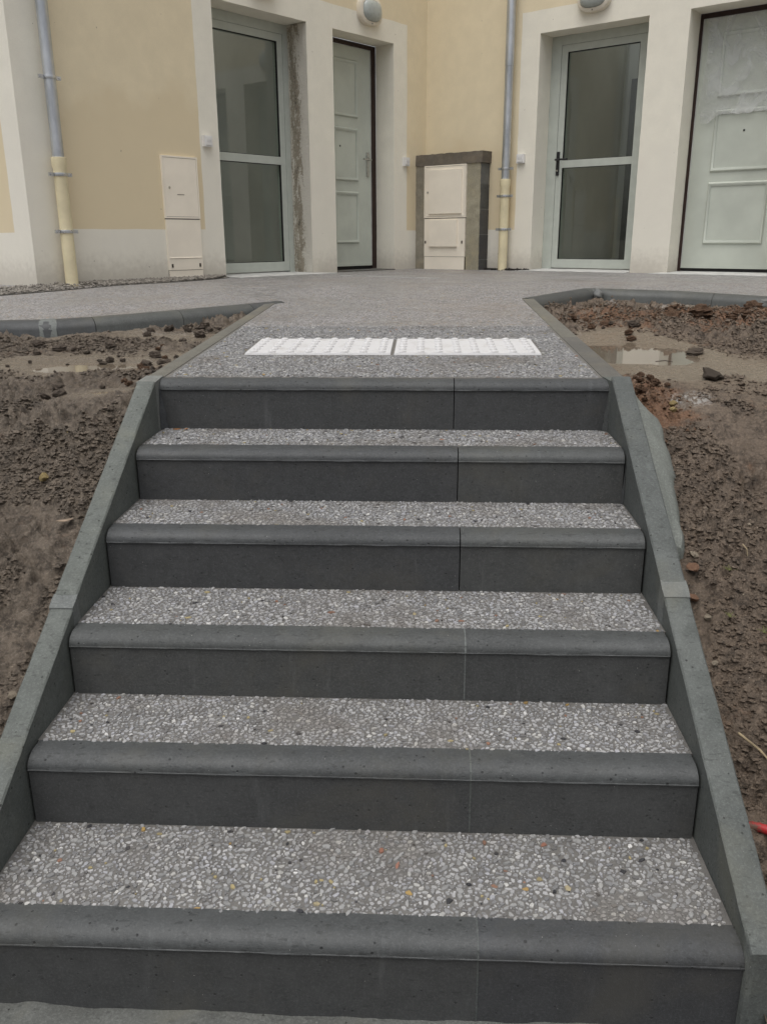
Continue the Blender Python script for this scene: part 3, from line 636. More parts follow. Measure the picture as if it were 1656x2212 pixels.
# ------------------------------------------------------------------ HOUSE
HO = thing('house', (OC[0], OC[1], ZD), 'ochre and cream rendered house wrapping round the forecourt corner', 'house')
def wall_face(name, T, sbr, zbr, colorf, openings, rev=.24, jit=.0022, ref=0, thick=.4, s_end=None):
    """front skin as a grid of cells (ochre or cream by zone), with reveals cut for the doors"""
    bm = bmesh.new(); sset = set(sbr); zset = set(zbr)
    for (a, b, c, d) in openings: sset |= {a, b}; zset |= {c, d}
    zz = sorted(zset); zf = []
    for a, b in zip(zz, zz[1:]): n = max(1, int((b-a)/.045)); zf += [a+(b-a)*k/n for k in range(n)]
    zf.append(zz[-1]); ss = sorted(sset); sf = []
    for a, b in zip(ss, ss[1:]): n = max(1, int((b-a)/.09)); sf += [a+(b-a)*k/n for k in range(n)]
    sf.append(ss[-1]); hard_s = {q for o in openings for q in o[:2]}; soft_s = set(sbr[1:-1]); hard_z = {o[3] for o in openings}; soft_z = set(zbr[1:-1]); V = {}
    def vert(i, j, dep=0):
        key = (i, j, dep)
        if key not in V:
            s, z = sf[i], zf[j]; js = jz = 0
            if s in hard_s: js = (float(fbm(np.array([z*30.]), np.array([s*13.]), 2, ref)[0])-.5)*2*jit
            elif s in soft_s: js = (float(fbm(np.array([z*9.]), np.array([s*13.]), 3, ref+1)[0])-.5)*.010
            if z in hard_z: jz = (float(fbm(np.array([s*30.]), np.array([z*13.]), 2, ref+2)[0])-.5)*2*jit
            elif z in soft_z: jz = (float(fbm(np.array([s*9.]), np.array([z*13.]), 3, ref+3)[0])-.5)*.010
            V[key] = bm.verts.new(T(s+js, -rev if dep else 0, z+jz))
        return V[key]
    def inside(s, z): return any(a < s < b and c < z < d for a, b, c, d in openings)
    for i in range(len(sf)-1):
        for j in range(len(zf)-1):
            sm, zm = (sf[i]+sf[i+1])/2, (zf[j]+zf[j+1])/2
            if inside(sm, zm): continue
            f = bm.faces.new((vert(i, j), vert(i+1, j), vert(i+1, j+1), vert(i, j+1))); f.material_index = colorf(sm, zm)
    for (a, b, c, d) in openings:
        ia, ib, jc, jd = sf.index(a), sf.index(b), zf.index(c), zf.index(d)
        for j in range(jc, jd):
            for i in (ia, ib): f = bm.faces.new((vert(i, j), vert(i, j, 1), vert(i, j+1, 1), vert(i, j+1))); f.material_index = 1
        for i in range(ia, ib): f = bm.faces.new((vert(i, jd), vert(i, jd, 1), vert(i+1, jd, 1), vert(i+1, jd))); f.material_index = 1
    # keep front facing outwards
    org = ROOTLOC[HO.name]; nx = Vector(T(0, 1, 0))-Vector(T(0, 0, 0))
    for f in bm.faces: f.normal_update()
    bmesh.ops.recalc_face_normals(bm, faces=bm.faces)
    big = max(bm.faces, key=lambda f: f.calc_area()); big.normal_update()
    if big.normal.dot(nx) < 0: bmesh.ops.reverse_faces(bm, faces=bm.faces)
    bmesh.ops.translate(bm, verts=bm.verts, vec=-org); me = bpy.data.meshes.new(name); bm.to_mesh(me); bm.free()
    me.materials.append(OCH); me.materials.append(CRM); me.polygons.foreach_set('use_smooth', [True]*len(me.polygons)); me.set_sharp_from_angle(angle=math.radians(40)); o = link(name, me, HO); return o
PL, BT, ZTOP = 1.52, 3.475, 6.2
D1, D2 = (1.756, 2.823, .9, ZL), (.536, 1.416, .9, ZL); D3, D4 = (1.323, 2.39, .9, ZL), (2.752, 3.70, .9, ZL)
def colL(s, z):
    if z < PL: return 1
    if s > 4.262: return 1
    if .325 < s < 3.02 and z < BT: return 1
    return 0
def colR(s, z): return 1 if z < PL or (1.122 < s < 3.98 and z < BT) else 0
wall_face('wall', TL, [0, .325, 3.02, 4.262, 4.58], [.8, PL, BT, ZTOP], colL, [D1, D2], ref=1)
wall_face('wall', TR, [0, 1.122, 3.98, 7.0], [.8, PL, BT, ZTOP], colR, [D3, D4], ref=5)
P0 = TL(4.58, 0, 0); TE = lambda s, n, z: (P0[0]-NLv[0]*s+DLv[0]*n, P0[1]-NLv[1]*s+DLv[1]*n, z)
wall_face('wall', TE, [0, .235, 6.0], [.8, 1.495, ZTOP], lambda s, z: 1 if s < .235 or z < 1.495 else 0, [], ref=9)
# roof slabs, opened above the halls to add light from overhead
bm = bmesh.new(); hexa(bm, [(*TL(4.58, 0, 0)[:2], ZTOP), (*TL(0, 0, 0)[:2], ZTOP), (*TR(7, 0, 0)[:2], ZTOP), (*TR(7, -6, 0)[:2], ZTOP)]+[(*TL(4.58, 0, 0)[:2], ZTOP+.2), (*TL(0, 0, 0)[:2], ZTOP+.2), (*TR(7, 0, 0)[:2], ZTOP+.2), (*TR(7, -6, 0)[:2], ZTOP+.2)]) if False else None
bm.free()
def slab(T, s0, s1, z0, z1, n0, n1, name, mat):
    bm = bmesh.new(); box(bm, s0, s1, n0, n1, z0, z1, T); return finish(name, bm, mat, HO)
for T, s1, h0, h1 in ((TL, 4.6, 1.55, 3.0), (TR, 7.0, 1.15, 2.62)):
    bm = bmesh.new(); z0, z1 = ZTOP, ZTOP+.18
    box(bm, 0, h0, -5.5, .02, z0, z1, T); box(bm, h1, s1, -5.5, .02, z0, z1, T); box(bm, h0+.001, h1-.001, -.9, .02, z0, z1, T); box(bm, h0+.001, h1-.001, -5.5, -2.3, z0, z1, T); finish('unseen_roof', bm, CRM, HO)
# halls seen through the glazed doors
def hall(T, s0, s1, dd, dk):
    bm = bmesh.new(); z0, z1 = 1.12, 6.199; n0, n1 = -.335, -dd  # no ceiling; walls rise as an added shaft that brightens the hall
    box(bm, s0-.1, s0, n1, n0, z0, z1, T); box(bm, s1, s1+.1, n1, n0, z0, z1, T); box(bm, s0-.1, s1+.1, n1-.1, n1, z0, z1, T); 
    box(bm, s0-.1, s1+.1, n0-.02, n0+.09, ZL, z1, T); 
    h = finish('hall', bm, HALL, HO)
    bm = bmesh.new(); box(bm, s0-.1, s1+.1, n1, -.17, z0-.1, z0+.01, T); finish('hall_floor', bm, HALLF, h)
    a, b = dk; bm = bmesh.new(); box(bm, a, b, n1, n1+.03, z0+.01, 3.17, T); finish('inner_door', bm, HALLD, h)
    return h
hall(TL, 1.55, 3.0, 2.3, (2.0, 2.75)); hall(TR, 1.15, 2.62, 2.3, (1.25, 1.75))
# glazed aluminium doors
def frame_bars(bm, a, b, c, d, w, n0, n1, T, wb=None, wt=None):
    wb = w if wb is None else wb; wt = w if wt is None else wt
    box(bm, a, a+w, n0, n1, c, d, T); box(bm, b-w, b, n0, n1, c, d, T)
    box(bm, a+w+.0005, b-w-.0005, n0, n1, d-wt, d, T)
    if wb: box(bm, a+w+.0005, b-w-.0005, n0, n1, c, c+wb, T)
def glazed(T, op, flw, label, black, handle_at, sash_w=.064):
    a, b, _, d = op; z0 = 1.135; e = thing_part('door', HO); tag(e, label)
    bm = bmesh.new(); frame_bars(bm, a+.001, b-.001, z0, d-.002, flw, -.31, -.238, T, .0, .078); fr = finish('frame', bm, ALU, e, bevel=.003)
    sa, sb, sz0, sz1 = a+flw+.003, b-flw-.003, z0+.012, d-.082
    bm = bmesh.new(); frame_bars(bm, sa, sb, sz0, sz1, sash_w, -.30, -.243, T, .085, .062); box(bm, sa+sash_w+.0005, sb-sash_w-.0005, -.296, -.2425, 2.10, 2.168, T); finish('sash', bm, ALU, e, bevel=.003)
    ga, gb = sa+sash_w, sb-sash_w
    for lo, hi in ((sz0+.085, 2.10), (2.168, sz1-.062)):
        bm = bmesh.new(); box(bm, ga-.004, gb+.004, -.276, -.270, lo-.004, hi+.004, T); p = finish('glass_pane', bm, GLS, e)
        bm = bmesh.new(); frame_bars(bm, ga-.001, gb+.001, lo-.001, hi+.001, .006, -.268, -.2465, T); finish('gasket', bm, GASK, p)
    bm = bmesh.new(); box(bm, a+flw-.0005, a+flw+.0035, -.30, -.2445, z0+.01, d-.08, T); box(bm, b-flw-.0035, b-flw+.0005, -.30, -.2445, z0+.01, d-.08, T); box(bm, a+flw+.004, b-flw-.004, -.3, -.2445, d-.0825, d-.0795, T); finish('shadow_gap', bm, GASK, e)
    if handle_at is not None:
        s, dirn = handle_at; bm = bmesh.new(); box(bm, s-.014, s+.014, -.243, -.230, 2.03, 2.25, T); pl = finish('handle_plate', bm, BLKP, e, bevel=.004)
        bm = bmesh.new(); tube(bm, [T(s, -.235, 2.174), T(s, -.18, 2.174), T(s+dirn*.012, -.175, 2.174), T(s+dirn*.13, -.175, 2.174)], .0095, 10); finish('lever', bm, BLKP, e, smooth=40)
        bm = bmesh.new(); tube(bm, [T(s, -.232, 2.075), T(s, -.222, 2.075)], .009, 12); finish('lock_cylinder', bm, CHR, e, smooth=40)
    return e
def thing_part(name, parent):
    o = bpy.data.objects.new(name, None); COL.objects.link(o); o.parent = parent; return o
glazed(TL, D1, .069, 'grey-green glazed door at left beside the torn plaster reveal', True, None)
glazed(TR, D3, .104, 'grey-green glazed door with a black lever handle', True, (1.45, 1))
# panelled doors in dark brown frames
def moulding(T, a, b, c, d, n, parent, w=.026, h=.016):
    """raised picture-frame moulding, rounded section, mitred corners"""
    bm = bmesh.new(); sec = [(0, 0), (.1, .55), (.35, 1), (.62, .85), (.8, .45), (1, .35), (1, 0)]
    rings = []
    for (sx, sz) in ((a, c), (b, c), (b, d), (a, d)):
        ix = 1 if sx == a else -1; iz = 1 if sz == c else -1; vw = w*1.35
        rings.append([bm.verts.new(T(sx+ix*q*w, n+k*h, sz+iz*q*vw)) for q, k in sec])
    m = len(sec)
    for i in range(4):
        u, v = rings[i], rings[(i+1) % 4]
        for k in range(m): bm.faces.new((u[k], u[(k+1) % m], v[(k+1) % m], v[k]))
    finish('panel_moulding', bm, DOORP, parent, smooth=45)
def panelled(T, op, fa, fb, panel, zs, hand, peep, label):
    a, b, _, d = op; e = thing_part('door', HO); tag(e, label); z0 = 1.135
    bm = bmesh.new(); box(bm, a+.001, fa, -.32, -.2415, z0, d-.002, T); box(bm, fb, b-.001, -.32, -.2415, z0, d-.002, T); box(bm, fa+.0005, fb-.0005, -.32, -.2415, d-.042, d-.002, T); finish('frame', bm, BRW, e, bevel=.003)
    bm = bmesh.new(); box(bm, fa+.003, fb-.003, -.30, -.252, 1.165, d-.048, T); lf = finish('leaf', bm, DOORP, e, bevel=.002)
    bm = bmesh.new(); box(bm, fa+.0005, fb-.0005, -.31, -.262, 1.13, 1.163, T); finish('threshold', bm, GASK, e)
    bm = bmesh.new(); box(bm, fa+.001, fa+.006, -.262, -.2445, 1.165, d-.044, T); box(bm, fb-.006, fb-.001, -.262, -.2445, 1.165, d-.044, T); box(bm, fa+.0065, fb-.0065, -.262, -.2445, d-.0475, d-.0435, T); finish('edge_strip', bm, SILL, e)
    bm = bmesh.new(); box(bm, fa+.004, fb-.004, -.2515, -.244, 1.166, 1.192, T); finish('weather_bar', bm, DOORP, e)
    for lo, hi in zs: moulding(T, panel[0], panel[1], lo, hi, -.2515, e)
    bm = bmesh.new(); tube(bm, [T(peep, -.256, 2.322), T(peep, -.2485, 2.322)], .0085, 12); finish('peephole', bm, GASK, e, smooth=40)
    if hand is not None:
        s, dirn = hand; bm = bmesh.new(); box(bm, s-.018, s+.018, -.252, -.238, 2.055, 2.285, T); finish('handle_plate', bm, CHR, e, bevel=.006)
        bm = bmesh.new(); tube(bm, [T(s, -.24, 2.212), T(s, -.195, 2.212), T(s+dirn*.012, -.188, 2.212), T(s+dirn*.12, -.19, 2.212)], .009, 10); finish('lever', bm, CHR, e, smooth=40)
    return e
panelled(TL, D2, .606, 1.352, (.812, 1.165), [(1.392, 1.90), (1.998, 2.50), (2.594, 3.118)], (.664, 1), 1.073, 'panelled grey-green front door with a steel handle left of the inner corner')
DR4 = panelled(TR, D4, 2.779, 3.668, (2.962, 3.485), [(1.378, 1.908), (1.992, 2.5), (2.60, 3.118)], (3.62, -1), 3.222, 'panelled grey-green front door at the right edge, upper half under plastic film')
# loose protective film on the right-hand door
bm = bmesh.new(); ns, nz = 46, 40; gr = []
for j in range(nz+1):
    row = []
    for i in range(ns+1):
        s = 2.83+(3.668-2.83)*i/ns; t = j/nz
        zb = 2.395+.06*min(1, max(0, (s-2.9)/.09))+.004*math.sin(s*23)+.003*math.sin(s*71); z = zb+(3.232-zb)*t
        q = float(fbm(np.array([s*6+z*2]), np.array([z*5]), 4, 77)[0]); row.append(bm.verts.new(TR(s+.012*math.sin(z*9)*(1-i/ns), -.243+.034*q*(1-.5*t)+.012*math.exp(-((z-zb)/.03)**2), z)))
    gr.append(row)
for a, b in zip(gr, gr[1:]):
    for k in range(ns): bm.faces.new((a[k], a[k+1], b[k+1], b[k]))
tag(finish('protective_film', bm, FILM, DR4, smooth=80), 'crumpled milky plastic film taped over the upper door')
# torn plaster of the first reveal
bm = bmesh.new(); lay = bm.verts.layers.float.new('raw'); rows = []
zs_ = np.linspace(1.132, 3.274, 150); ns_ = np.linspace(-.236, -.002, 20)
for z in zs_:
    row = []
    for n in ns_:
        q = float(fbm(np.array([n*16+z*.6]), np.array([z*5.5]), 5, 88, .62)[0]); edge = .5+.5*math.sin(max(0, min(1, (n+.236)/.234))*math.pi)
        mid = 1-abs((n+.16)/.12); u = max(0, min(1, mid+.2)); dep = .004+.017*u*(q*1.6-.2); v = bm.verts.new(TL(1.757+max(.0015, dep*min(1, (-.002-n)/.03+.1)), n, z)); v[lay] = u; row.append(v)
    rows.append(row)
for a, b in zip(rows, rows[1:]):
    for k in range(len(ns_)-1): bm.faces.new((a[k], a[k+1], b[k+1], b[k]))
tag(finish('torn_reveal', bm, TORN, HO, smooth=60), 'torn grey plaster on the door reveal')
# sills
def sill(T, a, b, ex0, ex1, front):
    bm = bmesh.new(); hexa(bm, [T(a+.002, -.30, 1.05), T(b-.002, -.30, 1.05), T(b-.002, .0, 1.05), T(a+.002, .0, 1.05), T(a+.002, -.30, 1.137), T(b-.002, -.30, 1.137), T(b-.002, .0, 1.131), T(a+.002, .0, 1.131)])
    hexa(bm, [T(a-ex0*.3, .0005, 1.05), T(b+ex1*.3, .0005, 1.05), T(b+ex1, front, 1.05), T(a-ex0, front, 1.05), T(a-ex0*.3, .0005, 1.1305), T(b+ex1*.3, .0005, 1.1305), T(b+ex1, front, 1.1255), T(a-ex0, front, 1.1255)])
    return finish('door_sill', bm, SILL, HO, bevel=.002)
sill(TL, D1[0], D1[1], .20, -.02, .16); sill(TR, D3[0], D3[1], .12, .0, .10); sill(TR, D4[0], D4[1], .13, .1, .12)
bm = bmesh.new(); box(bm, D2[0]+.002, D2[1]-.002, -.3, .02, 1.05, 1.131, TL); finish('door_sill', bm, KRB, HO)

# ------------------------------------------------------------------ METER PIER and CABINETS
PR = thing('meter_pier', TR(.35, .1, 1.12), 'rough cement pier with bare concrete blocks framing the meter cabinet in the corner', 'pier')
def rough_panel(T, s0, s1, n, z0, z1, mat, parent, name, amp=.004, seed=0, depth=.05, ragged=(0, 0, 0, 0)):
    bm = bmesh.new(); ns = max(3, int((s1-s0)/.018)); nz = max(3, int((z1-z0)/.018)); gr = []
    for j in range(nz+1):
        row = []
        for i in range(ns+1):
            s = s0+(s1-s0)*i/ns; z = z0+(z1-z0)*j/nz; h = (float(fbm(np.array([s*22]), np.array([z*22]), 4, seed)[0])-.4)*2*amp
            k = (vnoise(np.array([s*40+z*31]), np.array([z*40]), seed+3)[0]-.5)
            if j == nz: z += ragged[0]*k
            if j == 0: z += ragged[1]*k
            if i == 0: s += ragged[2]*k
            if i == ns: s += ragged[3]*k
            row.append(bm.verts.new(T(s, n+h, z)))
        gr.append(row)
    for a, b in zip(gr, gr[1:]):
        for k in range(ns): bm.faces.new((a[k], a[k+1], b[k+1], b[k]))
    ge = bmesh.ops.extrude_face_region(bm, geom=bm.faces[:]); d = Vector(T(0, -depth, 0))-Vector(T(0, 0, 0)); bmesh.ops.translate(bm, verts=[v for v in ge['geom'] if isinstance(v, bmesh.types.BMVert)], vec=d)
    return finish(name, bm, mat, parent, smooth=50)
rough_panel(TR, -.10, .121, .168, 1.10, 2.165, CEM, PR, 'render_face', .006, 31, .16, (0, 0, 0, .008))
rough_panel(TR, .647, .806, .168, 1.10, 2.215, CEM, PR, 'render_face', .005, 32, .16, (.0, 0, .008, .006))
CEMD = concrete('damp_cement_render', (.17, .148, .118), (.135, .118, .097), .7, .5, 6)
rough_panel(TR, -.13, .825, .176, 2.166, 2.272, CEMD, PR, 'render_cap', .008, 33, .175, (.006, .012, 0, .008))
for k, (lo, hi) in enumerate([(1.09, 1.222), (1.23, 1.470), (1.478, 1.716), (1.724, 1.962), (1.97, 2.165)]):
    bm = bmesh.new(); box(bm, .66, .812-.001*k, .004, .162, lo, hi, TR); o = finish('concrete_block', bm, BLO, PR, bevel=.004)
bm = bmesh.new(); box(bm, .665, .809, .01, .160, 1.1, 2.16, TR); finish('bed_mortar', bm, MOR, PR)
def cabinet(root, T, a, b, zb, zs, zt, n, style):
    base = .02
    bm = bmesh.new(); box(bm, a+.004, b-.004, n-.15, n+.004, zb, zt-.004, T); finish('carcass', bm, CABG, root)
    bm = bmesh.new(); frame_bars(bm, a, b, zs+.004, zt, .012, n-.05, n+.014, T); finish('door_frame', bm, CAB, root, bevel=.003)
    bm = bmesh.new(); box(bm, a+.0145, b-.0145, n-.02, n+.012, zs+.0185, zt-.0145, T); dr = finish('upper_door', bm, CAB, root, bevel=.004)
    if style == 'raised':
        bm = bmesh.new(); box(bm, a+.07, b-.045, n+.011, n+.026, zs+.045, zt-.045, T); finish('door_panel', bm, CAB, dr, bevel=.008)
    else:
        bm = bmesh.new(); box(bm, a+.15, a+.22, n+.0115, n+.0135, zt-.292, zt-.288, T); finish('embossed_line', bm, CABG, dr)
    lk = a+.045 if style == 'raised' else b-.06
    bm = bmesh.new(); tube(bm, [T(lk, n+.010, (zs+zt)/2), T(lk, n+.0155, (zs+zt)/2)], .010, 14); finish('lock', bm, CHR, dr, smooth=40)
    zl = 1.251 if style == 'raised' else 1.197
    bm = bmesh.new(); box(bm, a+.003, b-.003, n-.02, n+.011, zl+.003, zs-.004, T); lo = finish('lower_cover', bm, CAB, root, bevel=.004)
    if style == 'raised':
        bm = bmesh.new(); box(bm, a+.075, a+.43, n+.010, n+.030, 1.355, zs-.02, T); finish('door_panel', bm, CAB, lo, bevel=.008); kz, ka, kb = 1.40, a+.02, b-.035
    else:
        bm = bmesh.new(); v = [(n+.010, 1.30), (n+.016, 1.296), (n+.010, 1.288)]; prism(bm, [(q, z) for q, z in v], a+.012, b-.012, lambda s, q, z: T(s, q, z)); finish('pull_edge', bm, CAB, lo); kz, ka, kb = 1.235, a+.035, b-.035
    for s in (ka, kb):
        bm = bmesh.new(); box(bm, s-.008, s+.008, n+.010, n+.0145, kz-.014, kz+.014, T); finish('latch', bm, CABG, lo, bevel=.002)
    bm = bmesh.new(); box(bm, a+.004, b-.004, n-.02, n+.008, zb-.02, zl, T); finish('base_panel', bm, CAB, root, bevel=.002)
    return root
cabinet(thing('meter_cabinet', TL(3.256, 0, 1.11), 'flat cream meter cabinet set in the ochre wall left of the glazed door', 'meter cabinet'), TL, 3.078, 3.43, 1.10, 1.60, 2.077, .004, 'flat')
cabinet(thing('meter_cabinet', TR(.385, .18, 1.11), 'cream meter cabinet with raised panels inside the rough cement pier', 'meter cabinet'), TR, .121, .645, 1.10, 1.64, 2.16, .176, 'raised')

# ------------------------------------------------------------------ DOWNPIPES
def downpipe(T, s, zj, clamps, label, zbase):
    n = .078; root = thing('downpipe', T(s, n, zbase), label, 'downpipe')
    bm = bmesh.new(); tube(bm, [T(s, n, zj-.06), T(s, n, zj+1.02), T(s, n, zj+1.021), T(s, n, zj+2.6), T(s, n, ZTOP)], [.040, .040, .0425, .0425, .0425], 28); finish('zinc_pipe', bm, ZINC, root, smooth=40)
    bm = bmesh.new(); tube(bm, [T(s, n, zbase), T(s, n, zj-.075), T(s, n, zj-.055), T(s, n, zj), T(s, n, zj+.002)], [.0455, .0455, .0525, .0525, .048], 28); finish('cream_pipe', bm, PVC, root, smooth=30)
    for z in clamps:
        r = .0515 if z < zj else .0455
        bm = bmesh.new(); prev = None; ring = []
        for k in range(28):
            a = 2*math.pi*k/28; ring.append([bm.verts.new(T(s+math.cos(a)*q, n+math.sin(a)*q, z+h)) for q, h in ((r-.007, -.011), (r, -.011), (r+.0015, 0), (r, .011), (r-.007, .011))])
        for k in range(28):
            u, v = ring[k], ring[(k+1) % 28]
            for m in range(5): bm.faces.new((u[m], u[(m+1) % 5], v[(m+1) % 5], v[m]))
        for sx in (-1, 1): box(bm, s+sx*(r+.020)-.017, s+sx*(r+.020)+.017, n-.008, n+.008, z-.012, z+.012, T)
        c = finish('clamp', bm, STEEL, root, smooth=40)
        for sx in (-1, 1):
            bm = bmesh.new(); tube(bm, [T(s+sx*(r+.024), n+.006, z), T(s+sx*(r+.024), n+.014, z)], .006, 8); finish('screw', bm, STEEL, c)
        bm = bmesh.new(); tube(bm, [T(s, -.01, z), T(s, n-r+.004, z)], .006, 8); finish('wall_stud', bm, STEEL, c)
    return root
downpipe(TL, 4.35, 1.998, (2.512, 1.885, 1.499), 'zinc and cream downpipe leaning at the far left by the gravel strip', 1.07)
downpipe(TR, 1.042, 1.998, (2.097, 1.841, 1.523), 'zinc and cream downpipe between the cement pier and the glazed door', 1.11)

# ------------------------------------------------------------------ WALL LAMPS and PUSH BUTTONS
def superell(a, b, t, e): 
    c, s = math.cos(t), math.sin(t); return a*abs(c)**(2/e)*(1 if c >= 0 else -1), b*abs(s)**(2/e)*(1 if s >= 0 else -1)
def lamp(T, s, z, label):
    root = thing('wall_lamp', T(s, 0, z), label, 'wall lamp', 'bulkhead lamps over the doors'); N = 40
    def loft(rings, name, mat, close=True):
        bm = bmesh.new(); R_ = [[bm.verts.new(T(s+superell(a, b, 2*math.pi*k/N, 2.7)[0], n, z+superell(a, b, 2*math.pi*k/N, 2.7)[1])) for k in range(N)] for a, b, n in rings]
        for u, v in zip(R_, R_[1:]):
            for k in range(N): bm.faces.new((u[k], u[(k+1) % N], v[(k+1) % N], v[k]))
        bm.faces.new(R_[0]); bm.faces.new(R_[-1]); return finish(name, bm, mat, root, smooth=38)
    loft([(.158, .122, .0), (.160, .124, .035), (.156, .120, .05), (.145, .109, .058), (.128, .093, .060), (.124, .089, .05)], 'ring', LMPR)
    loft([(.125, .090, .045), (.124, .089, .062), (.116, .081, .078), (.09, .06, .092), (.05, .03, .098)], 'diffuser', LMPD)
    bm = bmesh.new(); box(bm, s-.004, s+.004, .05, .062, z-.113, z-.104, T); finish('screw', bm, CABG, root)
lamp(TL, .925, 3.493, 'oval cream wall lamp above the panelled door left of the corner'); lamp(TR, 1.868, 3.497, 'oval cream wall lamp above the glazed door on the right wall'); lamp(TL, 2.29, 3.497, 'wall lamp just showing above the left glazed door')
def button(T, s, z, label):
    root = thing('push_button', T(s, 0, z), label, 'push button', 'white push buttons beside the doors')
    bm = bmesh.new(); box(bm, s-.042, s+.042, -.002, .030, z-.042, z+.042, T); finish('housing', bm, WHP, root, bevel=.006)
    bm = bmesh.new(); box(bm, s-.029, s+.029, .028, .037, z-.029, z+.029, T); p = finish('key', bm, WHP, root, bevel=.003)
    bm = bmesh.new(); frame_bars(bm, s-.018, s+.018, z-.007, z+.007, .002, .036, .0378, T); finish('name_window', bm, ZINC, p)
button(TL, 2.956, 2.21, 'white push button left of the left glazed door'); button(TL, .353, 2.20, 'white push button beside the panelled door near the corner'); button(TR, 1.173, 2.187, 'white push button beside the right-hand downpipe')

# ------------------------------------------------------------------ TACTILE TILES
stud = bpy.data.meshes.new('stud'); bm = bmesh.new(); rings = []
for r_, h in ((.0165, 0), (.0155, .004), (.0115, .0072), (.005, .0086)): rings.append([bm.verts.new((r_*math.cos(2*math.pi*k/12), r_*math.sin(2*math.pi*k/12), h)) for k in range(12)])
for u, v in zip(rings, rings[1:]):
    for k in range(12): bm.faces.new((u[k], u[(k+1) % 12], v[(k+1) % 12], v[k]))
bm.faces.new(rings[-1]); bmesh.ops.recalc_face_normals(bm, faces=bm.faces); bm.to_mesh(stud); bm.free(); stud.materials.append(TACT); stud.polygons.foreach_set('use_smooth', [True]*len(stud.polygons))
for (xa, xb, lab) in ((.180, .760, 'white studded tactile tile, the left one of the pair'), (.768, 1.345, 'white studded tactile tile, the right one of the pair')):
    ya, yb = 2.070, 2.462; root = thing('tactile_tile', ((xa+xb)/2, ya, zpath(ya)), lab, 'tactile tile', 'tactile warning tiles above the top step')
    bm = bmesh.new(); zz = lambda y: zpath(y)+.007
    hexa(bm, [(xa, ya, zpath(ya)-.01), (xb, ya, zpath(ya)-.01), (xb, yb, zpath(yb)-.01), (xa, yb, zpath(yb)-.01), (xa+.006, ya+.008, zz(ya)), (xb-.002, ya+.008, zz(ya)), (xb-.002, yb-.006, zz(yb)), (xa+.006, yb-.006, zz(yb))]); finish('plate', bm, TACT, root, bevel=.0015)
    nx = 8; px_ = (xb-xa)/nx
    for j in range(6):
        for i in range(nx):
            x = xa+px_*(i+.5); y = ya+.034+j*.0655; o = bpy.data.objects.new('stud', stud); COL.objects.link(o); o.parent = root; o.location = Vector((x, y, zz(y)-.0003))-ROOTLOC[root.name]

# ------------------------------------------------------------------ SOIL PIECES
def rock_mesh(name, mat, seed, sub=2, rug=.25, cut=.6, ang=38):
    bm = bmesh.new(); bmesh.ops.create_icosphere(bm, subdivisions=sub, radius=1); rng = np.random.default_rng(seed); pl = rng.normal(size=(7, 3)); pl /= np.linalg.norm(pl, axis=1)[:, None]; dd = rng.uniform(.45, .85, 7); ph = rng.uniform(0, 6, 6)
    for v in bm.verts:
        p = np.array(v.co)
        for n, d in zip(pl, dd):
            k = p@n-d
            if k > 0: p = p-n*k*cut
        q = 1+rug*.5*math.sin(5*p[0]+ph[0])*math.sin(6*p[1]+ph[1])+rug*.35*math.sin(11*p[2]+ph[2]+5*p[0])+rng.normal()*rug*.2
        v.co = Vector(p*q)
    me = bpy.data.meshes.new(name); bm.to_mesh(me); bm.free(); me.materials.append(mat); me.polygons.foreach_set('use_smooth', [True]*len(me.polygons)); me.set_sharp_from_angle(angle=math.radians(ang)); return me
ROCKS = {k: [rock_mesh(k, m, 10*i+j, 3 if 'clod' in k else 2, r_, .55 if 'clod' in k else .95, 50 if 'clod' in k else 22) for j in range(4)] for i, (k, m, r_) in enumerate([('clod', CLODM, .42), ('redclod', CLODR, .42), ('yellow', STY, .2), ('pale', STW, .2), ('pink', STP, .22), ('dark', CHARM, .25)])}
def rock(name, kind, side, x, y, r, label, cat, group=None, seed=0, sink=.35, fl=.65):
    rng = random.Random(seed+int(x*977+y*613)); z = float(mud_z(side, np.array([x]), np.array([y]), False)[0])
    o = link(name, rng.choice(ROCKS[kind]), None, (x, y, z+r*fl*(1-sink)))
    o.scale = (r*rng.uniform(.85, 1.25), r*rng.uniform(.8, 1.1), r*fl); o.rotation_euler = (rng.uniform(-.3, .3), rng.uniform(-.3, .3), rng.uniform(0, 6.28)); return tag(o, label, cat, group)
rng = random.Random(3)
GL, GR = 'brown mud clods on the left ground', 'reddish clods on the right ground'
def spread(n, cx, cy, sx, sy, side, kinds, r0, r1, label, group, seed, name):
    rg = random.Random(seed); c = 0
    while c < n:
        x, y = rg.gauss(cx, sx), rg.gauss(cy, sy)
        if side == 'L' and (x > -.09 or x < -1.3 or y > float(kerbL_front(x))-.05 or y < 1.55): continue
        if side == 'R' and (x < 1.6 or y > float(kerbR_front(x))-.06): continue
        rock(name, rg.choice(kinds), side, x, y, r0+(r1-r0)*rg.random()**2.2, label, 'clod', group, seed*100+c, .3); c += 1
spread(16, -.3, 3.25, .14, .16, 'L', ['clod'], .012, .036, 'brown mud clod at the far end of the left ground, below the curved kerb', GL, 1, 'mud_clod')
spread(14, -.21, 2.15, .06, .22, 'L', ['clod', 'redclod'], .010, .026, 'reddish brown clod beside the left path kerb', 'clods along the left path kerb', 2, 'mud_clod')
spread(18, -.85, 2.75, .25, .18, 'L', ['clod'], .012, .034, 'brown mud clod in front of the curved kerb at far left', 'clods in front of the curved kerb', 3, 'mud_clod')
spread(10, -.5, 2.25, .25, .15, 'L', ['clod', 'dark'], .010, .022, 'small dark clod on the wet silt left of the path', 'clods on the left silt', 4, 'mud_clod')
